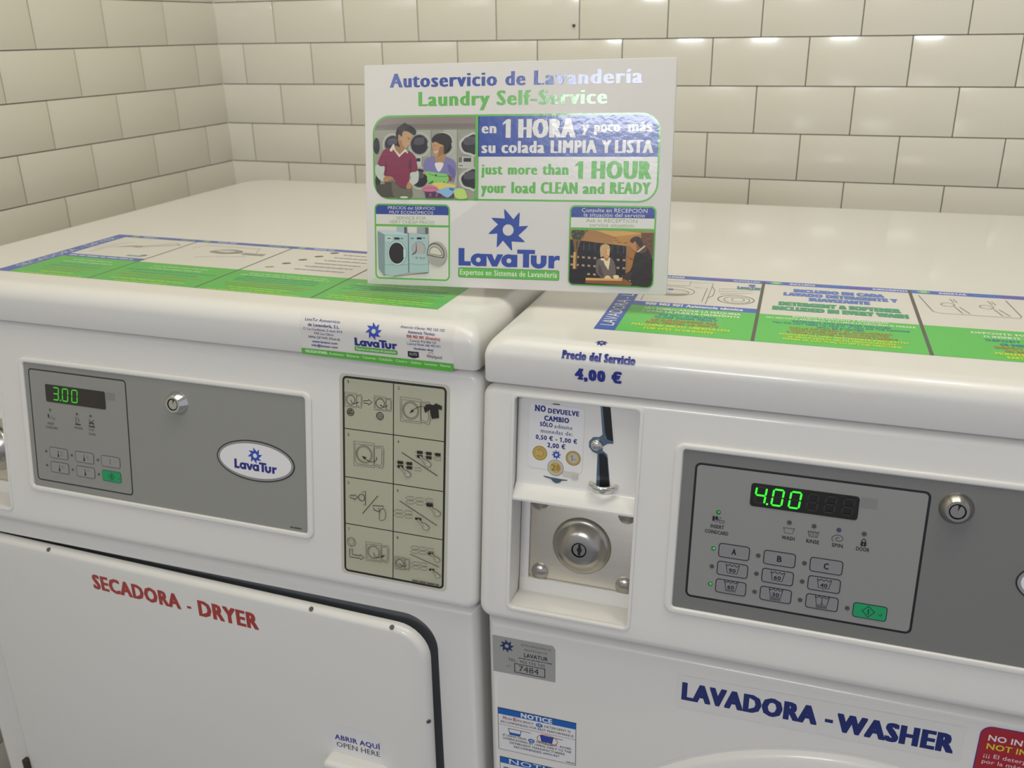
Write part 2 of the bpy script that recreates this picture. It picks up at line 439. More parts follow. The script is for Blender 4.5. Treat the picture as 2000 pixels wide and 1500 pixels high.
def seven(p, ch, u, v, w, h, t, col, sh=.09):
    g = t*.18
    segs = {'a': ((0, h), (w, h)), 'd': ((0, 0), (w, 0)), 'g': ((0, h/2), (w, h/2)), 'f': ((0, h/2), (0, h)), 'e': ((0, 0), (0, h/2)),
            'b': ((w, h/2), (w, h)), 'c': ((w, 0), (w, h/2))}
    for s in SEVEN[ch]:
        (x0, y0), (x1, y1) = segs[s]
        if y0 == y1: pts = [(x0+g, y0), (x0+g+t/2, y0+t/2), (x1-g-t/2, y0+t/2), (x1-g, y0), (x1-g-t/2, y0-t/2), (x0+g+t/2, y0-t/2)]
        else: pts = [(x0, y0+g), (x0+t/2, y0+g+t/2), (x0+t/2, y1-g-t/2), (x0, y1-g), (x0-t/2, y1-g-t/2), (x0-t/2, y0+g+t/2)]
        p.poly([(u+x+sh*y, v+y) for x, y in pts], col)
def tub(p, u, v, w, h, col, lw=.5, waves=3):
    top = [(u-w/2+w*i/12, v+h/2+(.09*h)*(-1 if i % 4 in (1, 2) else .6)) for i in range(13)]
    p.line([(u-w/2, v+h/2+.12*h), (u-w*.36, v-h/2), (u+w*.36, v-h/2), (u+w/2, v+h/2+.12*h)], lw, col)
    p.line(top, lw, col, smooth=2)
def lock_bm(cx, cy, h, R=.0117):
    bm = lathe_bm([(R+.001, .0006), (R, h*.3), (R*.80, h*.85), (R*.70, h), (R*.53, h), (R*.53, h*.72), (R*.43, h*.72), (R*.43, h*.95), (0, h*.95)], 48, cx, cy)
    for f in bm.faces:
        c = f.calc_center_median(); d = math.hypot(c.x-cx, c.y-cy)
        t = math.degrees(math.atan2(c.y-cy, c.x-cx))
        if R*.41 < d < R*.55 or (d < R*.41 and abs(t-80) < 11 and c.z < h*.98): f.material_index = 1
    return bm
def badge(panel, cu, cv, full=True):
    p = Print(step=.02); p.n = 1.0
    K = ink('#1b1c1f')
    p.ell(cu, cv, 45, 21.2, '#1b1c1f', 72); p.ell(cu, cv, 43.8, 20.1, '#8f8f90', 72); p.ell(cu, cv, 41.3, 17.7, '#e6e4e6', 72)
    p.star(cu, cv+5.6, 8.6, BLUE)
    p.wordmark(cu-24.5, cu+24.5, cv-10.3, 9.8, NAVY)
    p.build('logo_badge', panel, label='white oval badge with a blue saw-toothed star')
def machine(name, label, loc, yaw, roll, xl, xr, con, z0, lows, kindcut):
    LID_ZB, LID_ZT = LID['zb'], LID['zt']; low = 0
    root = empty(name, loc, yaw, label, 'washing machine' if name == 'washing_machine' else 'tumble dryer')
    root.rotation_euler = (0, -roll, yaw); root.scale = (.997,)*3
    # cabinet
    bm = box_bm(xl+.004, xr-.004, 0, .70, .05+low, .754)
    bevel(bm, lambda e: all(abs(v.co.y) < 1e-6 for v in e.verts) and not all(abs(v.co.z-.05-low) < 1e-6 for v in e.verts), .011)
    if kindcut: bm = boolean_cut(bm, [cut_front(rr_pts(.050, .10, .6530, .7360, .036, 8), .014)])
    b2 = box_bm(xl+.006, xr-.006, .062, .70, .75, LID_ZB)
    me = bpy.data.meshes.new('t'); b2.to_mesh(me); b2.free(); bm.from_mesh(me); bpy.data.meshes.remove(me)
    finish(bm, 'cabinet', ENAMEL, root)
    for x, low in ((.06, lows[0]), (.64, lows[1])):
        for y in (.06, .64):
            f = lathe_bm([(0, 0), (.022, 0), (.022, .012), (.009, .016), (.009, .062), (0, .062)], 20)
            finish(f, 'foot', BLACK, root, Matrix.Translation((x, y, low)))
    # lid with big soft nosings
    finish(lid_bm(xl+.0018, xr-.0018, LID_Y0, .722, LID_ZB, LID_ZT), 'lid', ENAMEL, root, sharp=45)
    # console with the coin recess cut out
    bm = prism_bm(mm(rr_pts(xl*1000, 0, xr*1000, (LID_ZB-z0-.0024)/math.cos(rad(8.9))*1000, 13, 6)), -.056, 0, bev=.008, seg=5)
    bm = boolean_cut(bm, [prism_bm(mm(rr_pts(25.2, 15, 138, 218.5, 5, 5)), -.043, .02)])
    finish(bm, 'console', ENAMEL, root, con)
    return root
def lid_bm(x0, x1, y0, y1, zb, zt):
    """sheet-metal lid: tight corners at the skirt, a quarter-round nosing all round, wide corners at the back"""
    bm = bmesh.new(); rings = []; R = LID_R
    steps = [(.0022, zb, 0), (.0006, zb+.0006, 0), (0, zb+.0022, 0)]+[(R*(1-math.cos(math.pi/2*k/10)), zt-R+R*math.sin(math.pi/2*k/10), k/10) for k in range(11)]
    for d, z, t in steps:
        rf, rb = .0065+.012*t, .05-d*.4; ring = []
        for cx, cy, r, a0 in ((x1-d-rf, y0+d+rf, rf, -90), (x1-d-rb, y1-d-rb, rb, 0), (x0+d+rb, y1-d-rb, rb, 90), (x0+d+rf, y0+d+rf, rf, 180)):
            ring += [bm.verts.new((cx+r*math.cos(rad(a0+90*i/10)), cy+r*math.sin(rad(a0+90*i/10)), z)) for i in range(11)]
        rings.append(ring)
    for A, B in zip(rings, rings[1:]):
        for i in range(len(A)): j = (i+1) % len(A); bm.faces.new((A[i], A[j], B[j], B[i]))
    bm.faces.new(rings[0][::-1]); bm.faces.new(rings[-1])
    bmesh.ops.recalc_face_normals(bm, faces=bm.faces)
    return bm
def cut_front(pts, depth):
    bm = prism_bm(pts, -.03, depth)
    for v in bm.verts: x, z, n = v.co; v.co = (x, n, z)
    bmesh.ops.recalc_face_normals(bm, faces=bm.faces)
    return bm
def coin_unit(root, con, detailed):
    cu = finish(ring_bm(mm(rr_pts(23.5, 13.2, 139.7, 220.3, 6.5, 6)), mm(rr_pts(26.6, 16.6, 136.6, 217.2, 4, 6)), -.003, .0012, .0007), 'coin_box_housing', ENAMEL, root, con)
    finish(profile_bm([(218, -12), (137.5, -12), (134.5, -11), (125, -1.2), (123.3, -.4), (121.4, -.6), (120.6, -2.4), (120, -41), (218, -30)], 26, 137.4), 'coin_plate', ENAMEL, cu, sharp=25)
    finish(profile_bm([(15.5, -3), (17.5, -2.2), (19.5, -30), (33, -31), (34, -42), (15.5, -42)], 26, 137.4), 'coin_tray', ENAMEL, cu, sharp=25)
    bm = prism_bm(mm(rr_pts(34.5, 33.5, 136.5, 119.5, 3, 3)), -.041, -.033, .001)
    finish(bm, 'coin_box_plate', STEEL, cu)
    bm = prism_bm(mm([(25.6, 30), (34.2, 30), (34.2, 119.8), (25.6, 119.8)]), -.042, -.0315, .0005)
    for k in range(5):
        q = prism_bm(mm(rr_pts(28.6, 50+k*14, 30.2, 53+k*14, .5, 2)), -.0318, -.0313); me = bpy.data.meshes.new('t'); q.to_mesh(me); q.free(); bm.from_mesh(me); bpy.data.meshes.remove(me)
    finish(bm, 'side_bracket', ENAMEL, cu)
    prof = [(.0278, -.033), (.0275, -.0318), (.0262, -.0302), (.0245, -.0298), (.0225, -.0285), (.019, -.0252), (.015, -.0232), (.012, -.0226), (.0071, -.0224), (.0068, -.0245), (.0063, -.0245), (.0058, -.0232), (0, -.0232)]
    bm = lathe_bm(prof, 64, .0845, .0725)
    for f in bm.faces:
        c = f.calc_center_median(); d = math.hypot(c.x-.0845, c.y-.0725)
        if .006 < d < .0069: f.material_index = 1
    dm = finish(bm, 'coin_lock', [STEEL_D, BLACK], cu, sharp=40)
    q = Print(); q.n = -23.1; q.rrect(83.4, 67, 86.0, 78, 1.2, '#16171a'); q.ell(84.7, 72.5, 2.4, 2.4, '#16171a'); q.build('keyhole', dm)
    for x, y in ((45.2, 39.8), (126, 39.8), (43, 110), (125, 109)):
        finish(lathe_bm([(.0083, -.033), (.0081, -.0318), (.006, -.0303), (.003, -.0296), (0, -.0294)], 28, x/1000, y/1000), 'bolt', STEEL_D, cu)
    # coin slot, return pivot and cup
    K, B = '#101216', BLUEST
    p = Print(); p.n = -11.8
    p.poly([(99.6, 217), (104.2, 217), (106.6, 192), (108.6, 185), (112.8, 183.4), (113.0, 181.4), (108, 180.8), (103.5, 177.6), (104, 174), (108, 171.2), (108.7, 168), (112.4, 140.5), (99.8, 140.5), (99.4, 170.5), (95, 172), (91.5, 176), (91.6, 181), (95, 185.3), (100.5, 186), (103.0, 188.5)][::-1], B)
    p.poly([(101.4, 217), (108.2, 217), (112.8, 183.6), (107.6, 184.6), (105.2, 190)][::-1], K)
    p.poly([(100.8, 171), (105, 171.6), (108.4, 167.5), (111.6, 141), (103, 141)][::-1], K)
    p.build('coin_slot', cu)
    finish(lathe_bm([(.0052, -.012), (.0050, -.0098), (.0044, -.0090), (.003, -.0082), (0, -.008)], 28, .0985, .1787), 'coin_return_pivot', CHROME, cu)
    arc = [(106.2/1000+.0112*math.cos(t), .1430, -.0118+.0112*math.sin(t)) for t in [math.pi*i/20 for i in range(21)]]
    bm = tube_bm(arc, .0022)
    A = [bm.verts.new((x, .1425, n)) for x, y, n in arc]; Bv = [bm.verts.new((.1062+(x-.1062)*.82, .1365, -.0118+(n+.0118)*.7)) for x, y, n in arc]
    for i in range(20): bm.faces.new((A[i], A[i+1], Bv[i+1], Bv[i]))
    finish(bm, 'coin_cup', CHROME, cu, sharp=60)
    p = Print(); p.n = -11.6
    p.poly([(51, 143.6), (53, 142.6), (58.5, 141.6), (60.5, 139.4), (63.4, 138.2), (66.6, 139.2), (68.5, 141.4), (73.6, 142), (73.6, 142.8), (68.5, 142.8), (58, 143.2), (53, 143.8)], BLUEST)
    p.build('vent_slot', cu)
    p = Print(); p.n = -11.3; p.rect(57.6, 210.6, 64, 211.4, '#15171a'); p.build('vent_slot', cu)
    if not detailed: return
    p = Print(); p.n = -11.7
    p.rrect(36.6, 150, 86.5, 209.5, 4, '#e7e5e6')
    p.text('NO', 41.5, 51.5, 203.0, 5.2, NAVY, bold=.035, dil=.05, slab=.05); p.text('DEVUELVE', 53.4, 81.6, 202.4, 4.1, NAVY, bold=.035, dil=.05, slab=.05)
    p.text('CAMBIO', 50.2, 72.9, 195.2, 4.3, NAVY, bold=.035, dil=.05, slab=.05)
    p.text('SÓLO', 46.5, 58.2, 189.6, 3.7, NAVY, bold=.03, dil=.04, slab=.05); p.text('admite', 59.6, 76.1, 189.3, 3.5, NAVY, bold=.012, slab=.05)
    p.text('monedas de:', 47.5, 76.6, 183.7, 3.6, NAVY, bold=.012, slab=.05)
    p.text('0,50 € - 1,00 €', 43.0, 80.9, 177.3, 3.8, NAVY, bold=.03, dil=.03, slab=.05); p.text('2,00 €', 54.0, 70.5, 171.0, 4.0, NAVY, bold=.03, dil=.03, slab=.05)
    G, S = '#b89a4a', '#b9b6ab'
    p.ell(47.3, 164.4, 6.8, 6.8, '#8b7638'); p.ell(47.3, 164.4, 6.4, 6.4, G); p.ering(47.3, 164.4, 5.2, 5.2, .4, '#d8c27c'); p.text('50', 43.6, 49.6, 162.6, 3.8, '#dcc988', bold=.01)
    p.ell(78, 163.6, 6.8, 6.8, '#8b7638'); p.ell(78, 163.6, 6.3, 6.3, G); p.ell(78, 163.6, 4.7, 4.7, S); p.text('1', 75.6, 77.4, 160.8, 5.6, '#7f7b70', bold=.01); p.text('EURO', 77.8, 81.4, 161.8, 1.6, '#7f7b70')
    p.ell(62.3, 152.8, 7.4, 7.4, '#85827a'); p.ell(62.3, 152.8, 6.9, 6.9, '#c3c0b4'); p.ell(62.3, 152.8, 5.2, 5.2, '#c2a85a'); p.text('2', 58.4, 62.4, 150, 5.4, '#7d6a2c', bold=.01); p.blob([(63, 151), (65.5, 150), (66.6, 153), (65, 156), (63, 155)], '#a98a40')
    p.star(62.6, 164.9, 4.5, BLUE)
    p.rrect(69, 146.2, 83, 150.8, 1.5, '#cfccc4'); p.rrect(77, 144.4, 83.2, 148.6, 1, '#c6c3ba')
    p.build('coin_sticker', cu, label='small white sticker with blue lettering about accepted coins')
def panel_base(root, u0=175, v0=46.8, u1=519.5, v1=189, m=PANEL_GREY):
    p = Print(step=.02); p.n = .6
    p.rrect(u0, v0, u1, v1, 2, m)
    return p
def bezel(panel, v0, v1):
    finish(ring_bm(mm(rr_pts(167.5, v0-6.4, 527, v1+5.6, 9, 8)), mm(rr_pts(174.6, v0-.4, 520, v1+.4, 3, 8)), -.001, .0024, .0016), 'bezel', ENAMEL, panel)

# ---------------------------------------------------------------- washer
WA = machine('washing_machine', 'white front-loading washing machine lettered LAVADORA - WASHER, its display showing 4.00', (.9058, -.9252, -.0048), rad(1.0), 0, -.004, .700, CON_W, .7635, (-.001, -.001), False)
coin_unit(WA, CON_W, True)
INK = '#15161c'
def washer_panel():
    p = panel_base(WA, v0=46, v1=188.4, m=mat('panel_grey_dimmed', '#797978', .42, spec=.4, var=((900, 900, 900), .03)))  # same panel grey, its dimmer reflection on the washer put into the colour
    p.frame(185, 57.4, 364.8, 178.8, 5, 1.9, INK); p.rrect(186.9, 59.3, 362.9, 176.9, 3.4, '#8f8f8e')
    p.rect(315.2, 158.2, 327.4, 167.5, '#848483')
    for t, u0, u1, v in (('INSERT', 201.5, 212.6, 123.2), ('COINS/CARD', 197.2, 216.4, 118.2), ('WASH', 258.8, 269, 122.4), ('RINSE', 278, 288, 122.5), ('SPIN', 297.7, 306, 122.3), ('DOOR', 316, 326, 122.3)):
        p.text(t, u0, u1, v, 3.1, INK, bold=.022)
    tub(p, 263.8, 130.4, 8.6, 4.4, INK, .4); tub(p, 282.8, 130.4, 8.6, 4.4, INK, .4)
    for k in range(3):
        for j in range(3): p.rect(279.8+j*2.2, 129+k*1.3, 281.2+j*2.2, 129.35+k*1.3, INK)
    sp = [(302+(.8+3.0*t/14)*math.cos(.9*t*.5+.8), 129.8+(.6+2.2*t/14)*math.sin(.9*t*.5+.8)) for t in range(26)]
    p.line(sp[:22], .4, INK)
    p.rrect(318.9, 126.6, 323.1, 130.2, .4, INK); p.line([(319.7, 130), (319.7, 131.6), (321, 133), (322.3, 131.6), (322.3, 130)], .7, INK); p.rect(320.7, 127.4, 321.3, 129.2, '#8f8f8e')
    p.line([(205.2, 128.4), (209.6, 133.6)], .35, INK); p.rect(202.6, 129.6, 204.4, 134, INK); p.ell(206, 132.4, 1.2, 1.7, INK); tub(p, 210.2, 129.6, 4.4, 2.2, INK, .35)
    pn = p.build('control_panel', WA, CON_W)
    bezel(pn, 46, 188.4)
    d = Print(); d.n = 1.0
    d.rrect(231.2, 147.4, 314.2, 167.4, 2.6, '#15120f')
    for k in range(6): seven(d, '8', 234.6+13.45*k, 151.0, 7.8, 13.6, 1.5, '#2b2822')
    d.put([], [], '#15120f')
    for k, ch in enumerate('400'): seven(d, ch, 234.6+13.45*k, 151.0, 7.8, 13.6, 1.5, ink('#2fd62a', 'glow'))
    d.ell(244.8, 151.2, .9, .9, ink('#2fd62a', 'glow'), 12)
    d.build('price_display', pn, label='dark display window showing 4.00 in green digits')
    for u, v, on in ((207, 137.8, 2), (263.6, 137.6, 0), (282.7, 137.5, 0), (301.6, 137.3, 3), (320.6, 137.0, 0), (205.5, 105, 1), (205.5, 88.7, 0), (205.4, 72.4, 1), (242, 104.8, 0), (242, 88.5, 0), (242, 72, 0), (278.6, 104.4, 0), (278.5, 88.1, 0), (278.5, 71.5, 0), (315.2, 71.2, 0)):
        q = Print(); q.n = 1.0
        q.ell(u, v, 1.9, 1.9, ['#4c4b4e', '#2c7a3a', '#17622a', '#44445c'][on], 20)
        if on in (1, 2): q.ell(u+.3, v+.2, .9, .9, ink('#2f9a3c', 'glow') if on == 1 else ink('#1f8a34', 'glow'), 12)
        q.build('indicator_light', pn)
    labs = [['A', 'B', 'C'], ['90', '60', '40'], ['60_', '30=', 'hand']]
    for r in range(3):
        for c in range(3):
            u0 = 209.7+36.5*c; v0 = (98.4, 82.2, 66.0)[r]; q = Print(); q.n = 1.0
            q.rrect(u0, v0, u0+25.4, v0+12.7, 2.6, INK); q.rrect(u0+.7, v0+.7, u0+24.7, v0+12, 2.0, '#878789')
            cx, cy = u0+12.7, v0+6.3; t = labs[r][c]
            if r == 0: q.text(t, cx-1.9, cx+1.9, cy-2.5, 5.0, INK, bold=.03)
            else:
                y = cy+.3 if r == 1 else cy+1.2
                tub(q, cx, y, 11, 7.2, INK, .6)
                if t[:2].isdigit(): q.text(t[:2], cx-2.8, cx+2.8, y-2.7, 3.3, INK, bold=.025)
                else: q.line([(cx, y-3), (cx, y+2.4)], .5, INK); q.line([(cx-1.2, y-1.6), (cx, y-3), (cx+1.2, y-1.6)], .35, INK)
                if r == 2:
                    for k in range(1 if c == 0 else 2): q.rect(cx-4.4, y-4.9-k*1.0, cx+4.4, y-4.4-k*1.0, INK)
                if (r, c) in ((1, 2), (2, 1), (2, 2)): q.line([(cx-.7, v0+1.6), (cx, v0+2.1), (cx+.7, v0+1.6)], .3, INK)
            q.build('button', pn)
    q = Print(); q.n = 1.0; u0, v0 = 319.4, 64.8
    q.rrect(u0, v0, u0+25.8, v0+13, 2.4, INK); q.rrect(u0+.6, v0+.6, u0+25.2, v0+12.4, 1.9, '#1d9a63')
    cx, cy = u0+11.8, v0+6.5
    q.line([(cx-4.7, cy), (cx, cy+4.7), (cx+4.7, cy), (cx, cy-4.7)], .75, INK, closed=True); q.line([(cx, cy-2.4), (cx, cy+2.4)], .8, INK)
    q.line([(cx+8, cy-1), (cx+8.4, cy-2), (cx+10, cy-2), (cx+10, cy)], .5, INK)
    q.build('button', pn, label='green start button')
    finish(lock_bm(.3832, .168, .0075), 'key_lock', [STEEL_D, BLACK], pn, sharp=30)
    badge(pn, 476, 117)
washer_panel()
# stickers and lettering of the washer's front
def washer_front():
    K = '#1d1e24'
    TF = lambda u, v: (u, v+(u-105)*.0185)
    p = Print(step=.015); p.T = TF
    S = mat('silver_sticker', '#a9a8a6', .38, metal=.15)
    p.poly([(6, 697.4), (68.5, 697.6), (68.5, 735.6), (67.2, 736.4), (66.9, 738.2), (65.2, 738.9), (6, 739.4)], S)
    p.star(20.4, 729.3, 7.6, '#20335e')
    p.text('ESTA MÁQUINA ES', 35.2, 64.6, 732.6, 2.3, '#55544f'); p.text('PROPIEDAD DE', 38, 60.6, 727.6, 2.3, '#55544f')
    p.text('LAVATUR', 37.6, 61.2, 720.4, 4.3, K, bold=.02); p.greek(32, 66.5, 717.6, 1.4, '#55544f', 3)
    p.text('TEL.: 902 155 155', 21.6, 58.4, 712.6, 3.2, '#34333a', bold=.006); p.text('Nº', 20, 24, 705, 2.6, '#77756f')
    p.frame(27.6, 700.4, 58.6, 711.2, .3, .8, K); p.text('7484', 32.2, 52.2, 702.6, 6.6, K, bold=.008)
    p.build('number_sticker', WA, front(-.0002))
    q = Print(); q.T = TF; q.rect(183, 697, 418, 733, ENAMEL)
    D = '#1c2a6e'
    q.text('LAVADORA', 187.3, 304.0, 706.9, 18.0, D, bold=.035, dil=.06); q.rect(310.2, 711.4, 316.8, 715.0, D)
    q.text('WASHER', 319.6, 412.0, 704.6, 18.0, D, bold=.035, dil=.06)
    q.build('lettering_sticker', WA, front(-.0002))
    # notice stickers
    def notice(z, full, name):
        p = Print(step=.015); p.T = TF; B = '#1560b4'; u0, u1 = (9.4, 89.6) if full else (10.4, 90)
        p.rect(u0, z-52.5, u1, z, '#33343a'); p.rect(u0+.5, z-52, u1-.5, z-.5, '#e4e2e4'); p.rect(u0, z-8.0, u1, z, '#1a3560'); p.rect(u0+.3, z-7.9, u1-.3, z-.8, B)
        if full:
            p.text('NOTICE', 33.5, 65.6, z-6.9, 5.2, '#e8e8ea', bold=.03, dil=.05)
            R = '#b52a38'
            p.text('H', 14.8, 17.6, z-13.4, 3.9, R, bold=.03); p.text('IGH', 18.2, 24.2, z-13.4, 2.7, K, bold=.012); p.text('E', 25.6, 28.6, z-13.4, 3.9, R, bold=.03); p.text('FFICIENCY', 29, 46.6, z-13.4, 2.7, K, bold=.012)
            p.ell(52.4, z-12.2, 3.6, 2.4, B); p.text('HE', 50.6, 54.2, z-13, 1.9, '#dfe6ee', bold=.02); p.text('DETERGENT IS', 57.6, 84, z-13.4, 2.7, K, bold=.012)
            p.text('RECOMMENDED FOR BEST PERFORMANCE', 12.4, 87.2, z-18.2, 2.6, K, bold=.012)
            p.rect(u0, z-20.8, u1, z-20.4, '#55565c')
            for cx, fill in ((27, .3), (60, 1)):
                yb, yt = z-31.2, z-23.8
                if fill < 1: p.poly([(cx-5.3, yb), (cx+5.3, yb), (cx+5.7, yb+2.8), (cx-5.7, yb+2.8)], B)
                else: p.poly([(cx-5.3, yb), (cx+5.3, yb), (cx+6.4, yt), (cx-6.4, yt)], '#2c46a8')
                p.line([(cx-6.6, yt), (cx-5.3, yb), (cx+5.3, yb), (cx+6.6, yt)], .7, '#1d2550'); p.line([(cx-6.6, yt), (cx+16.5, yt-.2)], .6, '#1d2550')
            p.ering(60.6, z-28.2, 10.6, 6.3, .6, '#c03448')
            p.text('IF USING NON', 14.4, 38.6, z-34.4, 2.5, K, bold=.01); p.ell(44.2, z-33.4, 3.4, 2.3, B); p.text('HE', 42.5, 45.9, z-34.2, 1.8, '#dfe6ee', bold=.02); p.text('DETERGENT, AVOID', 49.4, 85, z-34.2, 2.5, K, bold=.01)
            p.text('OVERSUDSING BY USING ONLY 1/2 THE', 14.4, 85, z-38.4, 2.5, K, bold=.01); p.text('DETERGENT MANUFACTURERS', 21.4, 78.4, z-42.6, 2.5, K, bold=.01); p.text('RECOMMENDED AMOUNT', 26, 73, z-46.8, 2.5, K, bold=.01)
            p.greek(80, 88.4, z-50.6, 1.2, '#66676c', 2)
        else:
            p.text('NOTICE', 20.4, 78, z-6.9, 6.0, '#e8e8ea', bold=.0, slab=.03)
            for k in range(8): p.greek(14, 85, z-14-k*4.4, 1.5, K, 20+k)
        p.build(name, WA, front(-.0002))
    notice(654.3, True, 'notice_sticker'); notice(592.6, False, 'notice_sticker')
    p = Print(step=.02); p.T = lambda u, v: (u, v+(u-430)*.018+9.0); R = '#a82232'
    p.rrect(428.6, 560, 560, 735.2, 9, '#54308c'); p.rrect(429.4, 560.8, 559.2, 734.6, 8.4, R)
    p.text('NO INTRODUCIR', 435.2, 505, 721.2, 5.6, '#ece6e6', bold=.02); p.text('NOT INTRODUCE', 435.2, 506, 712.6, 5.6, '#d9cf2c', bold=.02)
    p.text('¡¡¡ El detergente', 434.4, 478, 704.0, 4.0, '#e6dcdc', bold=.008); p.text('por la máquina', 434.2, 474, 697.6, 4.0, '#e6dcdc', bold=.008)
    for k in range(8): p.greek(436, 550, 685-k*12, 4, '#e6dcdc', 40+k)
    p.build('warning_sticker', WA, front(-.0002), label='red sticker with white and yellow lettering')
    # round loading door
    cx, cz, R = .350, .393, .291
    prof = [(R+.004, .0002), (R+.0025, -.0012), (R, .0002), (R-.002, .003), (R-.006, .0052), (R-.02, .0075), (.228, .015), (.212, .028), (.195, .031), (.175, .026), (.168, .012), (0, .012)]
    bm = lathe_bm([(r, n) for r, n in prof], 96)
    for f in bm.faces:
        if f.calc_center_median().to_2d().length < .16: f.material_index = 1
    d = finish(bm, 'door', [ENAMEL, DARK], WA, frame_mtx((1, 0, 0), (0, 0, 1), (0, -1, 0), (cx, 0, cz)), sharp=50)
    finish(lathe_bm([(.172, .016), (.168, .030), (.14, .040), (.08, .047), (0, .049)], 64), 'door_glass', mat('smoked_glass', '#1c2024', .06, spec=.6), d)
    finish(prism_bm(rr_pts(.185, -.045, .235, .045, .012), .02, .038, .005), 'door_handle', PLAST, d)
washer_front()
# price and instruction stickers on the washer's lid
def washer_lid():
    p = Print(surf=lid_surf, step=.02); p.n = .42; p.T = lambda u, v: (u-3.2, v*1.04+.6)
    p.text('Precio del Servicio', 71.8, 134, 27.3, 6.4, '#26308a', bold=.035, dil=.07, slab=.06); p.text('4,00 €', 83.4, 123.4, 11.0, 8.6, '#26308a', bold=.04, dil=.10, slab=.07); p.star(102.5, 45.4, 5.5, '#26308a', sy=.85)
    p.build('price_sticker', WA)
    p = Print(surf=top_surf, step=.015); p.T = lambda u, v: (1.0241*u-.0241*v-5.4, .0241*u+1.0241*v+10.3); B, W, G = '#3f5fc0', '#dcd9d4', '#55c24e'
    X0, XE, Y0, Y1 = 88, 622, 52.4, 248; cols = [106, 220, 355, 489, XE]
    p.rect(X0, Y0, XE, Y1, W); p.rect(X0, Y0, 106.4, Y1, '#2c55b4'); p.rect(106, 235.6, XE, Y1, B)
    p.rect(106.4, Y0, XE, 132.6, G); p.rect(106.4, 132.6, 220, 146, B)
    for k in (1, 2, 3): p.rect(cols[k]-1.4, Y0, cols[k]+1.6, 246, '#4b4a44')
    p.text('LAVADORA - LAVADORA', 102.6, 102.6+178, 65, 11.5, '#e9e7e4', rot=90, bold=.0)
    for t, u0, u1, c in (('RELLENAR', 118, 142, '#e8e8ec'), ('LOAD', 150, 164, '#4a86cc'), ('CHARGER', 168, 190, '#8a4fae'), ('AUFFÜLLEN', 190, 216, '#bfd6d0'), ('INCLUIDO', 245, 269, '#e8e8ec'), ('INCLUDED', 276, 296, '#4a86cc'), ('INCLUS', 300, 318, '#8a4fae'), ('INBEGRIFFEN', 322, 353, '#d6dce8'), ('INSERTAR', 381, 405, '#e8e8ec'), ('INSERT', 412, 430, '#4a86cc'), ('INTRODUIRE', 436, 468, '#8a4fae'), ('EINWERFEN', 500, 530, '#e8e8ec')):
        p.text(t, u0, u1, 238.6, 5.4, c, bold=.03)
    for x in (232, 367.5, 501): p.ell(x, 242, 6.2, 4.4, '#6fbf6a', 20); p.star(x, 242, 4, '#b9d8b0')
    p.text('900 902 901 Asistencia técnica', 118, 207, 135.6, 7.4, '#e6e8ee', bold=.035)
    Wt, Bt, Rt, Yt = '#dff0d4', '#1e7fa0', '#b8683a', '#d6e21e'
    for t, u0, u1, v, c in (('NO SOBRECARGUE LA MÁQUINA', 120, 206, 121.5, Wt), ('CIERRE LA PUERTA FIRMEMENTE', 119, 206, 113, Wt), ('DO NOT OVERLOAD', 136, 186, 104.6, Bt), ('CLOSE DOOR FIRMLY', 133, 188, 97, Bt), ('NE SURCHARGEZ PAS', 131, 188, 88.4, Rt), ('BIEN FERMER LA PORTE', 128, 190, 80.4, Rt), ('MASCHINE NICHT ÜBERFÜLLEN', 117, 200, 71.6, Yt), ('TÜR FEST SCHLIESSEN', 128, 187, 62.6, Yt)):
        p.text(t, u0, u1, v, 5.6, c, bold=.026)
    I = '#4f72c8'
    for t, u0, u1, v, c, h in (('INCLUIDO EN CADA', 249, 331, 213, I, 10), ('LAVADO DETERGENTE Y', 240, 342, 199, I, 10), ('SUAVIZANTE', 263, 317, 184.6, I, 10), ('DETERGENT & SOFTENER', 236.6, 342, 164.4, '#2f9a6a', 11), ('INCLUDED IN EVERY WASH', 231.6, 347, 148.6, '#2f9a6a', 11)):
        p.text(t, u0, u1, v, h, c, bold=.045, dil=.08)
    for k, (t, u0, u1, c) in enumerate((('INCLUIDO DETERGENTE Y SUAVIZANTE', 250, 329, Wt), ('NO NECESITA AÑADIRLO, SI LO HACE LA MÁQUINA SE PARARÁ', 228, 350, Wt), ('DETERGENT AND SOFTENER INCLUDED', 250, 330, Bt), ('YOU DO NOT NEED TO ADD IT. IF YOU DO THE MACHINE', 233, 344, Bt), ('WILL BE STOPPED', 270, 308, Bt), ('INCLUS DETERGENT ET ADOUCISSANT', 248, 330, Rt), ('VOUS N\'AVEZ PAS BESOIN D\'AJOUTER', 249, 327, Rt), ('SI VOUS LE FAITES LA MACHINE S\'ARRETE', 246, 333, Rt), ('WASCHMITTEL UND WEICHSPÜLER INBEGRIFFEN', 240, 340, Yt), ('SIE BRAUCHEN ES NICHT HINZUZUFÜGEN', 247, 330, Yt), ('WENN SIE DAS TUN, STOPPT DIE MASCHINE', 243, 335, Yt))):
        p.text(t, u0, u1, 126.6-k*6.4, 4.4, c, bold=.022)
    for t, u0, u1, v, c in (('DEPOSITE MONEDAS', 392, 458, 118, Wt), ('O INSERTE TARJETA', 400, 452, 109, Wt), ('DEPOSIT COINS', 400, 448, 100, Bt), ('OR INSERT CARD', 409, 446, 90.4, Bt), ('DÉPÔT PIÈCES', 404, 446, 82, Rt), ('OU INSÉRER CARTE', 410, 450, 74, Rt), ('MÜNZEN EINWERFEN', 402, 456, 66.4, Yt), ('KARTE EINSTECKEN', 409, 450, 58.4, Yt)):
        p.text(t, u0, u1, v, 5.4, c, bold=.026)
    for k in range(8): p.greek(510, 600, 120-k*8.4, 4.8, (Wt, Wt, Bt, Bt, Rt, Rt, Yt, Yt)[k], 70+k)
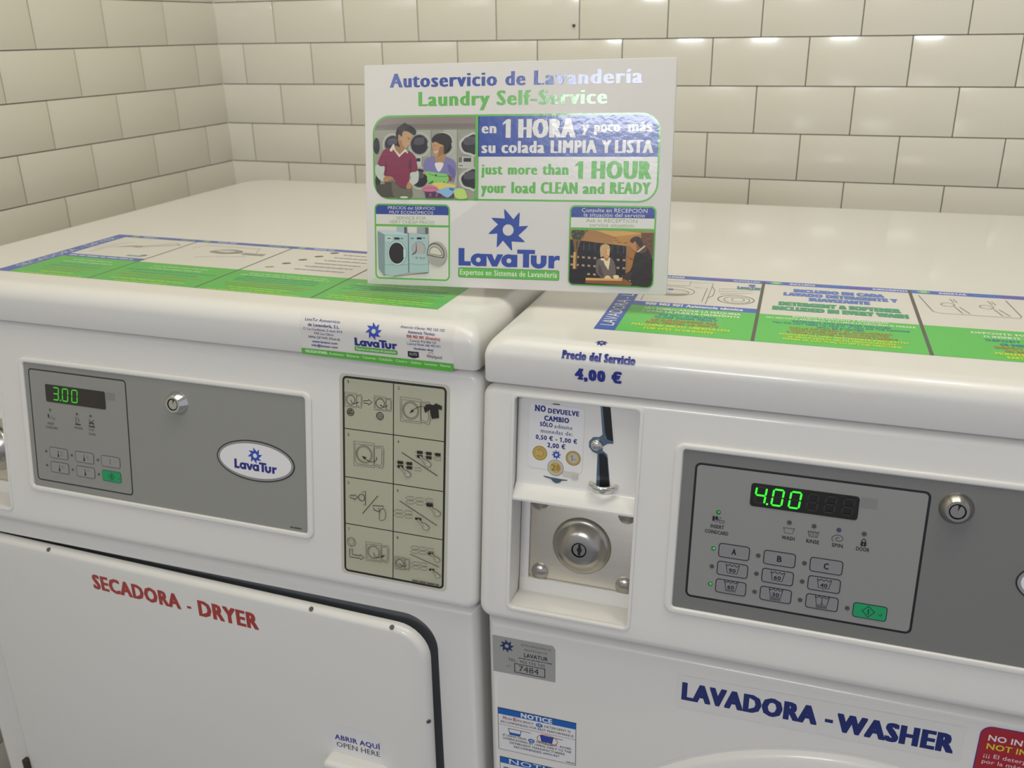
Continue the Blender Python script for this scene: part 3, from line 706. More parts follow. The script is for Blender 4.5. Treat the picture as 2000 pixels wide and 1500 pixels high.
    L = '#6d6a66'
    def ln(pts, w=.6, sm=0, cl=False): p.line(pts, w, L, smooth=sm, closed=cl)
    ln([(112, 150), (112, 226), (172, 226), (172, 150)], .6); ln([(112, 210), (150, 210), (150, 226)]); ln([(156, 206), (168, 206), (168, 158)], .6); ln([(172, 214), (176, 200), (176, 180), (172, 172)], .6)
    p.ering(136, 188, 22, 17, .6, L); p.ering(136, 184, 17, 11, .6, L); p.blob([(124, 179), (132, 183), (140, 180), (150, 183), (148, 177), (130, 175)], '#b8b4ae'); p.ell(134, 194, 3, 3, '#5f86d0', 12)
    ln([(180, 196), (210, 206), (214, 214), (180, 206)], .6, 0, True); ln([(182, 188), (212, 198)]); p.ering(198, 172, 17, 15, .8, L); p.ering(199, 171, 12, 11, .6, L); p.ering(200, 172, 6, 7, .5, L)
    p.star(209.5, 226, 4.4, '#3f5fc0'); p.text('LavaTur', 196, 219, 214, 6, '#3c6fb0', bold=.04, dil=.06); p.rect(196, 210.6, 219, 212.8, '#5faf86')
    ln([(362, 228), (369, 176), (374, 172), (438, 172), (440, 178), (436, 228)], .6, 0, False)
    for x in (384, 416): p.ering(x, 202, 6, 6, .6, L); ln([(x+5, 196), (x+9, 176), (x+15, 176), (x+9, 196)], .6); ln([(x+4, 222), (x+6, 210), (x+9, 210), (x+7, 222)], .5)
    ln([(446, 176), (474, 176)], 1.6); p.frame(452, 160, 476, 170, .4, 1.6, '#55524e'); p.line([(452, 165), (446, 165)], 1.6, '#55524e')
    p.frame(500, 156, 606, 226, 2, .7, L)
    p.build('instruction_sticker', WA, label='green, white and blue instruction sticker on the lid')
washer_lid()

# ---------------------------------------------------------------- dryer
LID.update(zb=.9927, zt=1.0335)
DR = machine('tumble_dryer', 'white tumble dryer by the tiled corner, lettered SECADORA - DRYER in red', (.2014, -.9294, -.0007), rad(.6), 0, -.002, .700, CON_D, .760, (-.0055, -.0055), True)
coin_unit(DR, CON_D, False)
def dryer_panel():
    p = panel_base(DR, v0=51, v1=189.6)
    p.frame(180, 58, 309, 184, 4.2, 1.5, '#25262a'); p.rrect(181.5, 59.5, 307.5, 182.5, 3, '#92928e')
    p.rect(282.6, 160, 294, 168.4, '#838381')
    G = '#3d3d3e'
    for t, u0, u1, v in (('INSERT', 201, 210, 123.6), ('COINS/CARD', 197, 214.6, 119.2), ('DRYING', 237, 248.2, 123.2), ('COOL', 256, 263.6, 123.4), ('DOWN', 256, 265, 118.6)):
        p.text(t, u0, u1, v, 2.8, G, bold=.012)
    p.rect(201.6, 131.2, 204, 135.4, G); p.line([(204, 130), (208.4, 134.6)], .35, G); tub(p, 209.4, 130.6, 4.4, 2.2, G, .35)
    p.line([(239, 136.4), (240.6, 133.8), (239.6, 131.6), (242, 129)], .7, G, smooth=3); p.line([(242.5, 136.4), (244, 133.6), (243, 131)], .7, G, smooth=3); p.rect(238.6, 127.8, 246, 129.4, G)
    p.line([(257, 136), (264, 129.6)], .8, G); p.line([(264, 136), (257, 129.6)], .8, G); p.rect(257, 131.6, 264, 133, G); p.rect(257, 127.6, 264.6, 129.2, G)
    p.greek(500, 513, 53.6, 1.9, '#4a4a4a', 8)
    pn = p.build('control_panel', DR, CON_D)
    bezel(pn, 51, 189.6)
    d = Print(); d.n = 1.0
    d.rrect(202, 149.4, 281.2, 168.8, 1.8, '#332d28')
    for k, ch in enumerate('300'): seven(d, ch, 211.8+12.6*k, 152.6, 7.0, 13.4, 1.15, ink('#279a1c', 'glow'))
    d.ell(221.8, 152.8, .8, .8, ink('#279a1c', 'glow'), 12)
    d.build('price_display', pn, label='dark display window showing 3.00 in green digits')
    for u, v in ((206, 140.5), (242, 140), (260, 140), (195.5, 92.6), (230.6, 92.6), (265.5, 92.1), (195, 76.6), (230.2, 76.3), (265.3, 76.1)):
        q = Print(); q.n = 1.0; q.ell(u, v, 1.5, 1.5, '#5c5c5b', 18); q.build('indicator_light', pn)
    for r in range(2):
        for c in range(3):
            u0 = (200.4, 235.4, 270)[c]; v0 = (86.2, 69.8)[r]; q = Print(); q.n = 1.0
            if (r, c) == (1, 2):
                q.rrect(u0, v0, u0+24.8, v0+12.4, 2.2, '#0f5a3a'); q.rrect(u0+.5, v0+.5, u0+24.3, v0+11.9, 1.8, '#1c9a62')
                cx, cy = u0+12.4, v0+6.2; q.line([(cx-4, cy), (cx, cy+4.2), (cx+4, cy), (cx, cy-4.2)], .8, '#0f3d2a', closed=True); q.line([(cx, cy-2.2), (cx, cy+2.2)], 1.4, '#0f3d2a'); q.line([(cx+8, cy-2), (cx+9.6, cy-2), (cx+9.6, cy)], .4, '#0f3d2a')
                q.build('button', pn, label='green start button')
            else:
                q.rrect(u0, v0, u0+24.8, v0+12.4, 2.4, '#4b4c4d'); q.rrect(u0+.6, v0+.6, u0+24.2, v0+11.8, 1.9, '#949492')
                cx, cy = u0+11.8, v0+6.2
                q.line([(cx, cy-3.4), (cx, cy+3.4)], .8 if c < 2 else .6, '#3c3c3c'); 
                if c < 2: q.ell(cx, cy-3.0, 1.3, 1.3, '#2c2c2c', 12); q.line([(cx, cy-3), (cx, cy)], 1.4, '#2c2c2c')
                for k in range(3-c-r if c < 2 else 0): q.rect(cx+3.2, cy+1.9-k*2.2, cx+5, cy+2.5-k*2.2, '#5c5c5c'); q.rect(cx+5.8, cy+1.9-k*2.2, cx+6.4, cy+2.5-k*2.2, '#5c5c5c')
                q.build('button', pn)
    finish(lock_bm(.3722, .1672, .0085), 'key_lock', [CHROME, BLACK], pn, sharp=30)
    badge(pn, 462, 118)
dryer_panel()
def dryer_instructions():
    """pictogram label, drawn in the label's own coordinates: 106 x 197 mm inside the black frame"""
    K, L = '#1c1d1a', '#4b4c45'
    p = Print(step=.012); p.n = .1
    PAD = '#b3b29c'
    p.rrect(556.8, 15.6, 669.2, 217.6, 5, '#c3c2b4'); p.frame(560, 18, 666, 215.4, 4.6, 2.1, K); p.rrect(562.1, 20.1, 663.9, 213.3, 2.6, PAD)
    p.rect(612.5, 20, 613.5, 213.5, K)
    for v in (164.2, 116, 68.2): p.rect(562, v-.45, 664, v+.45, K)
    H = homog([(80, 90), (720, 165), (692, 1405), (88, 1285)], [(560, 215.4), (666, 215.4), (666, 18), (560, 18)])
    def line(pts, w=.45, c=L, sm=0, cl=False): p.line([H(*q) for q in pts], w, c, smooth=sm, closed=cl)
    def poly(pts, c=K): p.poly([H(*q) for q in pts][::-1], c)
    def ring(x, y, r, w=.45, c=L): u, v = H(x, y); p.ering(u, v, r, r, w, c)
    for n, (x, y) in enumerate(((114, 137), (425, 178), (115, 462), (420, 507), (115, 756), (416, 806), (116, 1040), (413, 1095))):
        u, v = H(x, y); p.text(str(n+1), u-.9, u+.9, v, 2.9, K, bold=.01)
    def drum(x0, y0, x1, y1):
        """machine seen from the front with its door swung open, pixel box of the square part"""
        w, h = x1-x0, y1-y0; sk = w*.13
        f = lambda a, b: (x0+a*w, y0+b*h+a*sk)
        line([f(0, 0), f(1, 0), f(1, 1), f(0, 1)], .4, cl=True)
        line([f(.07, .1), f(.92, .1), f(.97, .2), f(.97, .82), f(.9, .93), f(.16, .93), f(.07, .8)], .35, cl=True)
        c = f(.5, .5); u, v = H(*c); ru = abs(H(*f(.9, .5))[0]-u); p.ering(u, v, ru, ru*1.02, .4, L); p.ering(u, v, ru*.86, ru*.88, .4, L)
        line([f(1, .12), f(1.4, .06), f(1.46, .2), f(1.44, .86), f(1.36, 1.0), f(1.02, .92)], .4)
        line([f(1.06, .18), f(1.32, .14), f(1.37, .24), f(1.35, .8), f(1.28, .9), f(1.05, .84)], .35)
    def arrow(pts, big=14):
        line(pts, .55, K, sm=5)
        (ax, ay), (bx, by) = pts[-2], pts[-1]; d = math.hypot(bx-ax, by-ay); dx, dy = (bx-ax)/d, (by-ay)/d
        q = [(bx+dx*big*.6, by+dy*big*.6), (bx-dx*big-dy*big*.5, by-dy*big+dx*big*.5), (bx-dx*big*.6, by-dy*big*.6), (bx-dx*big+dy*big*.5, by-dy*big-dx*big*.5)]
        poly(q)
    def block_arrow(pts): line(pts, .7, K, cl=True)
    drum(95, 192, 168, 280); arrow([(132, 240), (140, 258), (160, 262), (178, 256)], 9)
    drum(275, 214, 348, 302); arrow([(356, 272), (350, 282), (332, 284), (312, 272)], 9)
    block_arrow([(211, 245), (238, 247), (238, 238), (262, 255), (238, 272), (238, 263), (211, 259)])
    for (x, y), dens in (((130, 315), 1), ((310, 340), 0)):
        u, v = H(x, y); p.ering(u, v, 3.9, 3.9, .5, K)
        for a in (-2.4, -.8, .8, 2.4):
            h = math.sqrt(3.6**2-a*a)*.72
            p.line([(u+a*.7-h, v+a*.7+h), (u+a*.7+h, v+a*.7-h)], .3, K); p.line([(u+a*.7-h, v-a*.7-h), (u+a*.7+h, v-a*.7+h)], .3, K)
        if dens:
            for a, b in ((-1.6, 1), (.8, 1.8), (-.4, -.9), (1.7, -1.2), (-2.3, -1.3)): p.ell(u+a, v+b, .85, .7, K, 8)
    drum(435, 222, 562, 372); arrow([(590, 285), (560, 282), (530, 292), (500, 315)], 20)
    poly([(578, 292), (592, 270), (618, 267), (632, 274), (644, 270), (652, 262), (690, 280), (689, 304), (668, 298), (672, 353), (628, 358), (615, 300), (588, 321)])
    drum(150, 492, 276, 640); arrow([(289, 590), (285, 612), (250, 620), (208, 590)], 20)
    def keys(x, y, n, rows, filled, empty_last=True, w=34, h=19, sx=55, sy=25):
        for r in range(rows):
            for c in range(n):
                a, b = x+c*sx, y+r*sy+c*7; q = [(a, b), (a+w, b+4), (a+w, b+h+4), (a, b+h)]
                if filled(r, c): poly(q)
                else: line(q, .35, L, cl=True)
                line([(a-9, b+8), (a-5, b+8)], .8, L)
    def hand(x, y, s=1.0):
        q = [(0, 0), (8, -2), (30, 26), (44, 26), (60, 40), (74, 52), (72, 66), (60, 72), (44, 68), (32, 56), (26, 40), (0, 6)]
        poly([(x+a*s, y+b*s) for a, b in q], PAD); line([(x+a*s, y+b*s) for a, b in q], .4, L, sm=3, cl=True)
        line([(x+34*s, y+36*s), (x+42*s, y+44*s), (x+36*s, y+52*s)], .35, L, sm=3)
    line([(443, 563), (660, 708)], .7, K)
    keys(536, 552, 3, 2, lambda r, c: (r, c) != (1, 2)); hand(553, 586, .92)
    keys(417, 613, 2, 2, lambda r, c: True); line([(524, 655), (560, 659), (560, 678), (524, 674)], .35, L, cl=True); hand(432, 650, .88)
    line([(296, 828), (202, 936)], .6, K)
    block_arrow([(128, 822), (152, 826), (152, 818), (174, 836), (152, 852), (152, 844), (128, 838)]); ring(197, 838, 3.6, .6, K); line([(198, 806), (220, 798), (220, 886), (206, 880)], .55, K)
    block_arrow([(266, 886), (330, 892), (330, 908), (312, 910), (306, 928), (272, 912)]); line([(300, 900), (306, 930), (304, 966), (312, 978), (336, 972), (344, 940), (336, 908)], .5, L, sm=3)
    line([(428, 858), (656, 1012)], .6, K)
    keys(474, 832, 3, 2, lambda r, c: (r, c) == (1, 2), w=40, sx=59); hand(610, 888, .92); poly([(594, 880), (632, 884), (630, 898), (594, 894)])
    keys(404, 912, 2, 2, lambda r, c: False, w=42, sx=59); poly([(524, 960), (562, 966), (560, 980), (524, 974)]); hand(540, 972, .92)
    ring(134, 1108, 4.7, .5); line([(116, 1092), (152, 1096), (135, 1134)], .5, L, cl=True)
    block_arrow([(124, 1150), (141, 1152), (141, 1184), (188, 1192), (188, 1184), (211, 1206), (188, 1216), (188, 1208), (124, 1198)])
    drum(222, 1108, 318, 1222); arrow([(270, 1172), (280, 1200), (304, 1204), (332, 1194)], 16)
    line([(492, 1184), (670, 1266)], .5, K)
    keys(504, 1134, 3, 2, lambda r, c: False, w=36, sx=48, sy=24); poly([(602, 1174), (634, 1178), (632, 1190), (602, 1186)]); hand(620, 1182, .72)
    keys(510, 1230, 2, 2, lambda r, c: False, w=36, sx=48, sy=24); poly([(608, 1272), (640, 1276), (638, 1288), (608, 1284)]); hand(622, 1280, .7)
    drum(398, 1196, 462, 1272); arrow([(470, 1248), (462, 1258), (446, 1256), (428, 1242)], 9)
    p.greek(634, 662, 21.4, 2.0, '#55564f', 5)
    p.build('instruction_label', DR, CON_D, label='grey-green label with eight numbered pictograms')
dryer_instructions()
def dryer_lid():
    p = Print(surf=lid_surf, step=.015); p.T = lambda u, v: (606+(u-606)*1.008-7.2, v-.6); N = '#232f86'; G = '#58b43e'
    # address sticker on the lid's nosing
    p.grid(530, 2, 682, 40, '#dfdcd8', 24); p.n += .3
    for t, c, w, v, h, sh, bd in (('LavaTur Autoservicio', 553, 36, 33.0, 2.7, .22, .004), ('de Lavandería, S.L.', 555, 32.6, 28.3, 2.7, 0, .018), ('C/ La Confianza, 5 nave A14', 554, 40, 24.5, 2.2, 0, 0), ('PAE Los Olivos', 555, 20, 20.8, 2.2, 0, 0), ('28906 GETAFE (Madrid)', 554.5, 33, 16.9, 2.2, 0, 0), ('www.lavatur.com', 555, 26, 12.8, 2.2, 0, .018), ('info@lavatur.com', 554.6, 27, 9.0, 2.2, 0, .018)):
        p.text(t, c-w/2, c+w/2, v, h, N, bold=bd, shear=sh)
    p.star(605.6, 29.0, 8.2, BLUE); p.wordmark(586, 628, 14.0, 7.6, N)
    p.rrect(585.4, 8.9, 628.2, 13.1, 1.2, '#3f8f34'); p.rrect(585.8, 9.2, 627.8, 12.8, 1, G); p.text('Expertos en Sistemas de Lavandería', 587, 626.6, 10.1, 2.2, '#dff0d6', bold=.012)
    for t, c, w, v, h, sh, bd, col in (('Atención Cliente: 902 155 155', 652, 42, 34.4, 2.3, .2, 0, N), ('Asistencia Técnica:', 652, 26, 30.3, 2.4, 0, .016, N), ('900 902 901 (Gratuito)', 654, 32, 26.4, 2.5, 0, .02, '#b8222c'), ('Central: 916 846 131', 653.6, 25, 22.9, 2.2, 0, 0, N), ('Central Móvil: 646 492 011', 654, 32, 19.8, 2.2, 0, 0, N), ('Distribuidor oficial:', 654, 19, 15.9, 1.9, 0, .018, N)):
        p.text(t, c-w/2, c+w/2, v, h, col, bold=bd, shear=sh)
    p.rect(638.4, 8.6, 649, 13.8, '#25252c'); p.poly([(638.4, 8.7), (643.7, 7.4), (649, 8.7)], '#25252c'); p.text('ELITE', 640.2, 647.4, 10.2, 2.2, '#c9c9c9'); 
    p.text('Whirlpool', 656.6, 671, 9.4, 2.9, '#2a2a34', slab=.03); p.line([(658, 13.6), (662, 14.4), (663, 13.2)], .4, '#8a5560', smooth=3)
    p.poly([(530, .4), (678, -1.6), (682, 1.2), (682, 6.2), (530, 6.2)], G)
    p.text('DELEGACIONES:', 534, 557, 2.4, 2.5, '#e4f3dc', bold=.03); p.text('Andalucía · Baleares · Canarias · Cataluña · Centro · Galicia · Levante · Norte', 558.6, 679, 2.3, 2.4, '#e4f3dc', bold=.008)
    p.build('address_sticker', DR, label='white address sticker with a green strip along its foot')
    p = Print(surf=top_surf, step=.015); p.T = lambda u, v: (1.0201*u+.008*v-17.5, -.008*u+1.0201*v+13.8); B, W, GG = '#4c64b4', '#d9d6d0', '#58b650'
    X0, XE, Y0, Y1 = 126, 648, 48, 237; cols = [137, 252, 384.5, 517, XE]
    p.rect(X0, Y0, XE, Y1, W); p.rect(X0, Y0, 145, Y1, B) ; p.rect(X0, 226.5, XE, Y1, B)
    p.rect(145, Y0, XE, 124, GG); p.rect(145, 124, 252, 136, B)
    for k in (1, 2, 3): p.rect(cols[k]-1.0, Y0, cols[k]+1.0, 228, '#55584e')
    p.text('SECADORA - DRYER', 140.6, 140.6+150, 70, 10.5, '#ccd0dc', rot=90)
    rg = random.Random(3)
    Wt, Bt, Rt, Yt = '#a9d89c', '#459678', '#8d9a4e', '#a2d236'
    for ci in range(4):
        a, b = max(cols[ci], 148), cols[ci+1]; c = (a+b)/2; w = b-a
        n = (2, 2, 3, 3)[ci]
        rows = [(Wt, 2), (Bt, 2 if ci < 2 else 3), (Rt, 2 if ci < 2 else 3), (Yt, 2 if ci < 2 else 3)]; tot = sum(r[1] for r in rows); dv = 70/tot; k = 0
        for col, m in rows:
            for j in range(m):
                ww = w*rg.uniform(.42, .86); p.greek(c-ww/2, c+ww/2, 116.5-k*dv-dv*.7, min(3.4, dv*.5), col, 100+ci*20+k); k += 1
        for q, col in ((.06, '#86c07e'), (.2, '#c4cce0'), (.5, '#7a66b0'), (.74, '#94a8a4')):
            if q == .06: p.ell(a+w*q+2, 232, 5, 3.6, col, 16)
            else: p.greek(a+w*q, a+w*(q+.2), 229.6, 4.6, col, 200+ci*9+int(q*10))
    p.greek(150, 240, 127.6, 5, '#c6cbe0', 7)
    L = '#8a8883'
    ln = lambda pts, w=.6, sm=0, cl=False, c=L: p.line(pts, w, c, smooth=sm, closed=cl)
    ln([(160, 150), (166, 176), (190, 184), (236, 214)], .7, 3); p.blob([(178, 178), (190, 184), (200, 181), (206, 186), (198, 190), (184, 186)], '#a3a09a'); ln([(150, 168), (176, 206)], .6); ln([(204, 186), (244, 206), (236, 210)], 1.2)
    p.star(238, 149, 5, B); p.rect(218, 143, 238, 147, '#7fae9a')
    ln([(268, 196), (276, 214), (350, 214), (356, 196)], .6); p.blob([(300, 190), (316, 202), (334, 200), (340, 190), (322, 182), (304, 184)], '#8f8d88'); p.blob([(306, 191), (318, 198), (330, 195), (322, 187)], '#c9c6c0'); ln([(300, 158), (320, 168), (356, 176)], .6); p.rect(344, 184, 372, 192, '#9a9892')
    for k in range(5): p.blob([(404+k*9, 142+k*19), (410+k*9, 146+k*19), (414+k*9, 144+k*19), (408+k*9, 140+k*19)], '#5d5c58' if k else '#a5a29b')
    for k in range(6): p.greek(440+k*4, 500+k*2, 142+k*14, 2.4, ('#9a98a8', '#9a98a8', '#b09a98', '#9a98a8', '#9a98a8', '#a8a0a8')[k], 300+k)
    p.frame(532, 142, 630, 218, 2, .7, L); p.ering(580, 180, 26, 26, .8, L)
    p.build('instruction_sticker', DR, label='green, white and blue instruction sticker on the lid')
dryer_lid()
def dryer_front():
    # grey plate added behind the door to deepen the shade in its gap
    r = box_bm(.051, .6525, .0125, .0140, .101, .7355)
    finish(r, 'recess_shade_plate', mat('recess_shade_grey', '#9a9ea3', .35, metal=.3), DR)
    hinge_x = .053
    D = frame_mtx((1, 0, 0), (0, 0, 1), (0, -1, 0), (hinge_x, -.009, .104))
    w, h = .590, .630
    bm = prism_bm(rr_pts(0, 0, w, h, .034, 8), -.010, 0, .007, 5)
    door = finish(bm, 'door', ENAMEL, DR, D @ Matrix.Rotation(rad(-.5), 4, 'Z') @ Matrix.Rotation(rad(-.8), 4, 'Y'))
    T = lambda u, z: (u-53, z-98)
    p = Print(); p.n = .1; R = '#a83c38'
    a, b = T(231.6, 689.4), T(350.8, 688); p.text('SECADORA', a[0], b[0], a[1], 17.6, R, bold=.03, dil=.05, slope=-.006)
    a, b = T(359, 695.4), T(364.5, 692); p.rect(a[0], b[1], b[0], b[1]+3.0, R)
    a, b = T(373.8, 686.5), T(449.4, 686); p.text('DRYER', a[0], b[0], a[1], 18.8, R, bold=.03, dil=.05, slope=-.006)
    p.build('lettering', door)
    p = Print(); p.n = .1
    c = T(556, 549); p.poly([(c[0]-31, c[1]), (c[0]+31, c[1])]+[(c[0]+31*math.cos(rad(t)), c[1]+22+16*math.sin(rad(t))) for t in range(0, 181, 12)], '#e4e2e3')
    a, b = T(529.4, 565.4), T(583.8, 567); p.text('ABRIR AQUÍ', a[0], b[0], a[1], 6.4, '#27348b', bold=.018, dil=.04, slope=.03)
    a, b = T(530.8, 555.6), T(583, 557); p.text('OPEN HERE', a[0], b[0], a[1], 6.6, '#1d1e28', bold=.01, slope=.03)
    p.build('open_here_sticker', door)
    a, b = T(520.4, 440), T(593.6, 547)
    bm = prism_bm(rr_pts(a[0]/1000, a[1]/1000, b[0]/1000, b[1]/1000, .008, 5), -.001, .017, .005, 4)
    bm = boolean_cut(bm, [prism_bm(rr_pts(a[0]/1000+.009, a[1]/1000+.008, b[0]/1000-.009, b[1]/1000-.011, .007, 5), .002, .03)])
    finish(bm, 'door_handle', PLAST, door, sharp=40)
    for u, v, ax in ((.120, h-.0018, 0), (.462, h-.0018, 0), (.553, h-.0018, 0), (w-.0018, .522, 1)):
        bm = lathe_bm([(0, .0005), (.0022, .0004), (.0025, 0), (.0025, -.002), (0, -.002)], 16)
        m = frame_mtx((1, 0, 0), (0, -.707, .707), (0, .707, .707), (u, v, -.0018)) if not ax else frame_mtx((.707, 0, -.707), (0, 1, 0), (.707, 0, .707), (u, v, -.0018))
        finish(bm, 'screw', mat('screw_grey', '#6f7276', .35, metal=.8), door, m)
    bm = box_bm(-.004, .004, -.03, .03, -.004, .004); bevel(bm, lambda e: True, .0015, 2)
    finish(bm, 'hinge', mat('hinge_metal', '#4a463a', .4, metal=.7), door, Matrix.Translation((0, .258, .001)))
    bm = box_bm(-.004, .004, -.03, .03, -.004, .004); bevel(bm, lambda e: True, .0015, 2)
    finish(bm, 'hinge', mat('hinge_metal', '#4a463a', .4, metal=.7), door, Matrix.Translation((0, .06, .001)))
dryer_front()

# ------------------------------------------------------------------ the free-standing sign on the lids
def make_sign():
    v = (.89, -.7991, 1.035, .0841, .0172, .1803, .2965, .2086)
    k = .981; C = Vector((1.1781, -1.5925, 1.2670))
    yaw, roll, lean = v[3:6]
    ex = Vector((math.cos(yaw)*math.cos(roll), math.sin(yaw)*math.cos(roll), math.sin(roll))); ey = Vector((-math.sin(yaw), math.cos(yaw), 0))
    ez = ex.cross(ey).normalized(); up = math.cos(lean)*ez+math.sin(lean)*ey; n = ex.cross(up)
    o = C+(Vector(v[:3])-C)*k; W, H = v[6]*k*1000, v[7]*k*1000
    root = empty('price_sign', o, 0, 'glossy printed Autoservicio de Lavandería sign leaning on the machine lids', 'sign')
    M = frame_mtx(ex, up, n, o-ex*W/2000)
    root.matrix_world = M
    WHITE = ink('#dedbd8', 'sign')
    bm = prism_bm(mm(rr_pts(0, 0, W, H, 2, 4)), -.006, 0, .0006, 2)
    finish(bm, 'board', WHITE, root)
    # fold-out strut at the back
    bm = prism_bm(mm([(W*.32, 3), (W*.5, 3), (W*.5, H*.78), (W*.38, H*.78)]), -.010, -.0062)
    for vt in bm.verts:
        t = max(0, 1-vt.co.y/(H*.78/1000)); vt.co.z -= t*.085; vt.co.y += t*.0145
    finish(bm, 'strut', mat('grey_board', '#b9b5ab', .8), root)
    su, sv = W/130.87, H/100
    G = '#62b54c'; B = '#2f4b9f'
    p = Print('sign', .009); p.n = .05
    U = lambda x: x*su
    Vv = lambda y: y*sv
    def tx(t, u0, u1, v0, cap, c, **k): p.text(t, U(u0), U(u1), Vv(v0), Vv(cap), c, **k)
    BR = dict(bold=.006, dil=.145)
    tx('Autoservicio', 11.6, 58.6, 89.9, 6.0, B, **BR); tx('de', 62.0, 70.6, 89.9, 6.0, B, **BR); tx('Lavandería', 74.0, 117.9, 89.9, 6.0, B, **BR)
    tx('Laundry', 24.4, 55.6, 81.6, 6.2, G, **BR); tx('Self-Service', 58.4, 104.2, 81.6, 6.2, G, **BR)
    # big frame: two opposite corners square, two round
    def leaf(i, r):
        u0, v0, u1, v1 = U(3.6)+i, Vv(39.8)+i, U(125.8)-i, Vv(77.7)-i; pts = []
        for cx, cy, a in ((u1-r, v0+r, -90), (u1-r, v1-r, 0), (u0+r, v1-r, 90), (u0+r, v0+r, 180)):
            for j in range(9): t = rad(a+90*j/8); pts.append((cx+r*math.cos(t), cy+r*math.sin(t)))
        return pts
    p.poly(leaf(0, 17), G); p.poly(leaf(1.7, 15.4), '#dedbd8')
    inner = leaf(1.7, 15.4)
    def clip_right(pts, x): return [q for q in pts if q[0] >= x]
    vb = Vv(59.3); ul = U(50.2)
    p.poly([(ul, vb), (U(125.8)-1.7, vb)]+[q for q in inner if q[0] > ul+1 and q[1] > vb]+[(ul, Vv(77.7)-1.7)], B)
    WH = '#dddad6'
    tx('en', 52.1, 58.5, 69.5, 4.6, WH, **BR); p.one(U(61.1), U(64.6), Vv(67.5), Vv(8.0), WH); tx('HORA', 67.8, 91.8, 67.5, 8.0, WH, bold=.0, dil=.2)
    tx('y', 94.2, 97.2, 69.9, 4.4, WH, **BR); tx('poco', 99.2, 109.8, 69.9, 4.4, WH, **BR); tx('más', 112.8, 122.5, 69.9, 4.4, WH, **BR)
    tx('su', 52.1, 58.2, 60.9, 5.0, WH, **BR); tx('colada', 60.7, 79.0, 60.9, 5.2, WH, **BR); tx('LIMPIA', 81.5, 100.6, 60.9, 5.4, WH, bold=0, dil=.17); tx('Y', 102.4, 106.4, 60.9, 5.4, WH, bold=0, dil=.17); tx('LISTA', 107.8, 123.2, 60.9, 5.4, WH, bold=0, dil=.17)
    tx('just', 52.0, 61.4, 51.5, 4.6, G, **BR); tx('more', 63.6, 76.2, 51.5, 4.6, G, **BR); tx('than', 78.2, 89.2, 51.5, 4.8, G, **BR); p.one(U(91.8), U(95.2), Vv(49.8), Vv(7.6), G); tx('HOUR', 98.6, 123.0, 49.9, 7.6, G, bold=0, dil=.2)
    tx('your', 52.0, 62.9, 43.3, 4.8, G, **BR); tx('load', 65.2, 75.5, 43.3, 5.0, G, **BR); tx('CLEAN', 77.7, 93.2, 43.3, 5.0, G, bold=0, dil=.17); tx('and', 95.2, 104.2, 43.3, 5.0, G, **BR); tx('READY', 106.4, 122.8, 43.5, 5.0, G, bold=0, dil=.17)
    # two small framed boxes
    for (u0, v0, u1, v1, vs, vl, vi) in ((3.9, 2.7, 38.4, 37.9, 33.0, 28.6, 27.4), (90.1, 2.9, 125.5, 38.4, 33.1, 28.9, 27.6)):
        p.rrect(U(u0), Vv(v0), U(u1), Vv(v1), 5, G); p.rrect(U(u0)+1.5, Vv(v0)+1.5, U(u1)-1.5, Vv(v1)-1.5, 3.6, '#dcd9d2')
        p.poly([(U(u0)+1.5, Vv(vs)), (U(u1)-1.5, Vv(vs))]+[q for q in rr_pts(U(u0)+1.5, Vv(v0)+1.5, U(u1)-1.5, Vv(v1)-1.5, 3.6) if q[1] > Vv(vs)], '#2f4796')
        p.rect(U(u0)+.5, Vv(vi), U(u1)-.5, Vv(vl)-.4, G)
    F = dict(bold=.006)
    tx('PRECIOS del SERVICIO', 10.2, 31.7, 35.35, 1.4, WH, **F); tx('MUY ECONÓMICOS', 10.9, 30.9, 33.3, 1.4, WH, **F); g = '#94b183'
    tx('SERVICE FOR', 14.0, 27.7, 30.7, 1.5, g); tx('VERY CHEAP PRICES', 10.7, 31.4, 28.75, 1.5, g)
    tx('Consulte en RECEPCIÓN', 95.2, 121.9, 35.5, 1.7, WH, **F); tx('la situación del servicio', 96.1, 121, 33.5, 1.7, WH, **F)
    tx('Ask in RECEPTION', 97.0, 118.0, 31.1, 1.6, '#83a874'); tx('service situation', 98.6, 116.6, 29.2, 1.6, '#83a874')
    # logo
    p.star(U(64.1), Vv(26.9), 19.6, B); p.wordmark(U(42.3), U(86.4), Vv(10.2), Vv(8.0), B)
    p.rrect(U(42.2), Vv(4.7), U(86.4), Vv(9.3), 1.6, '#3f7f36'); p.rrect(U(42.2)+.4, Vv(4.7)+.4, U(86.4)-.4, Vv(9.3)-.4, 1.3, G); tx('Expertos en Sistemas de Lavandería', 43.0, 85.5, 6.0, 2.5, '#dfe9d4', bold=.004, dil=.03, slab=.02)
    # ---- photograph of a couple in a laundry (drawn in a 1405 x 1145 picture frame)
    x0, x1, y0, y1 = U(3.6)+1.7, U(49.7), Vv(39.8)+1.7, Vv(77.7)-1.7
    PT = lambda x, y: (x0+(x-82)/(1485-82)*(x1-x0), y1-(y-45)/(1190-45)*(y1-y0))
    def P(pts, c): p.poly([PT(*q) for q in pts][::-1], c)
    def Bl(pts, c, n=4): p.poly(catmull([PT(*q) for q in pts], n)[::-1], c)
    def El(x, y, a, b, c, n=32, rot=0): u, v = PT(x, y); s = (x1-x0)/1403; p.ell(u, v, a*s, b*s, c, n, rot=rot)
    def Ln(pts, w, c, sm=0): p.line([PT(*q) for q in pts], w, c, smooth=sm)
    p.poly([q for q in inner if q[0] <= U(49.7)-1] and ([(U(49.7), Vv(39.8)+1.7), (U(49.7), Vv(77.7)-1.7)]+[q for q in inner if q[0] < U(40)]), '#9d9a8c')
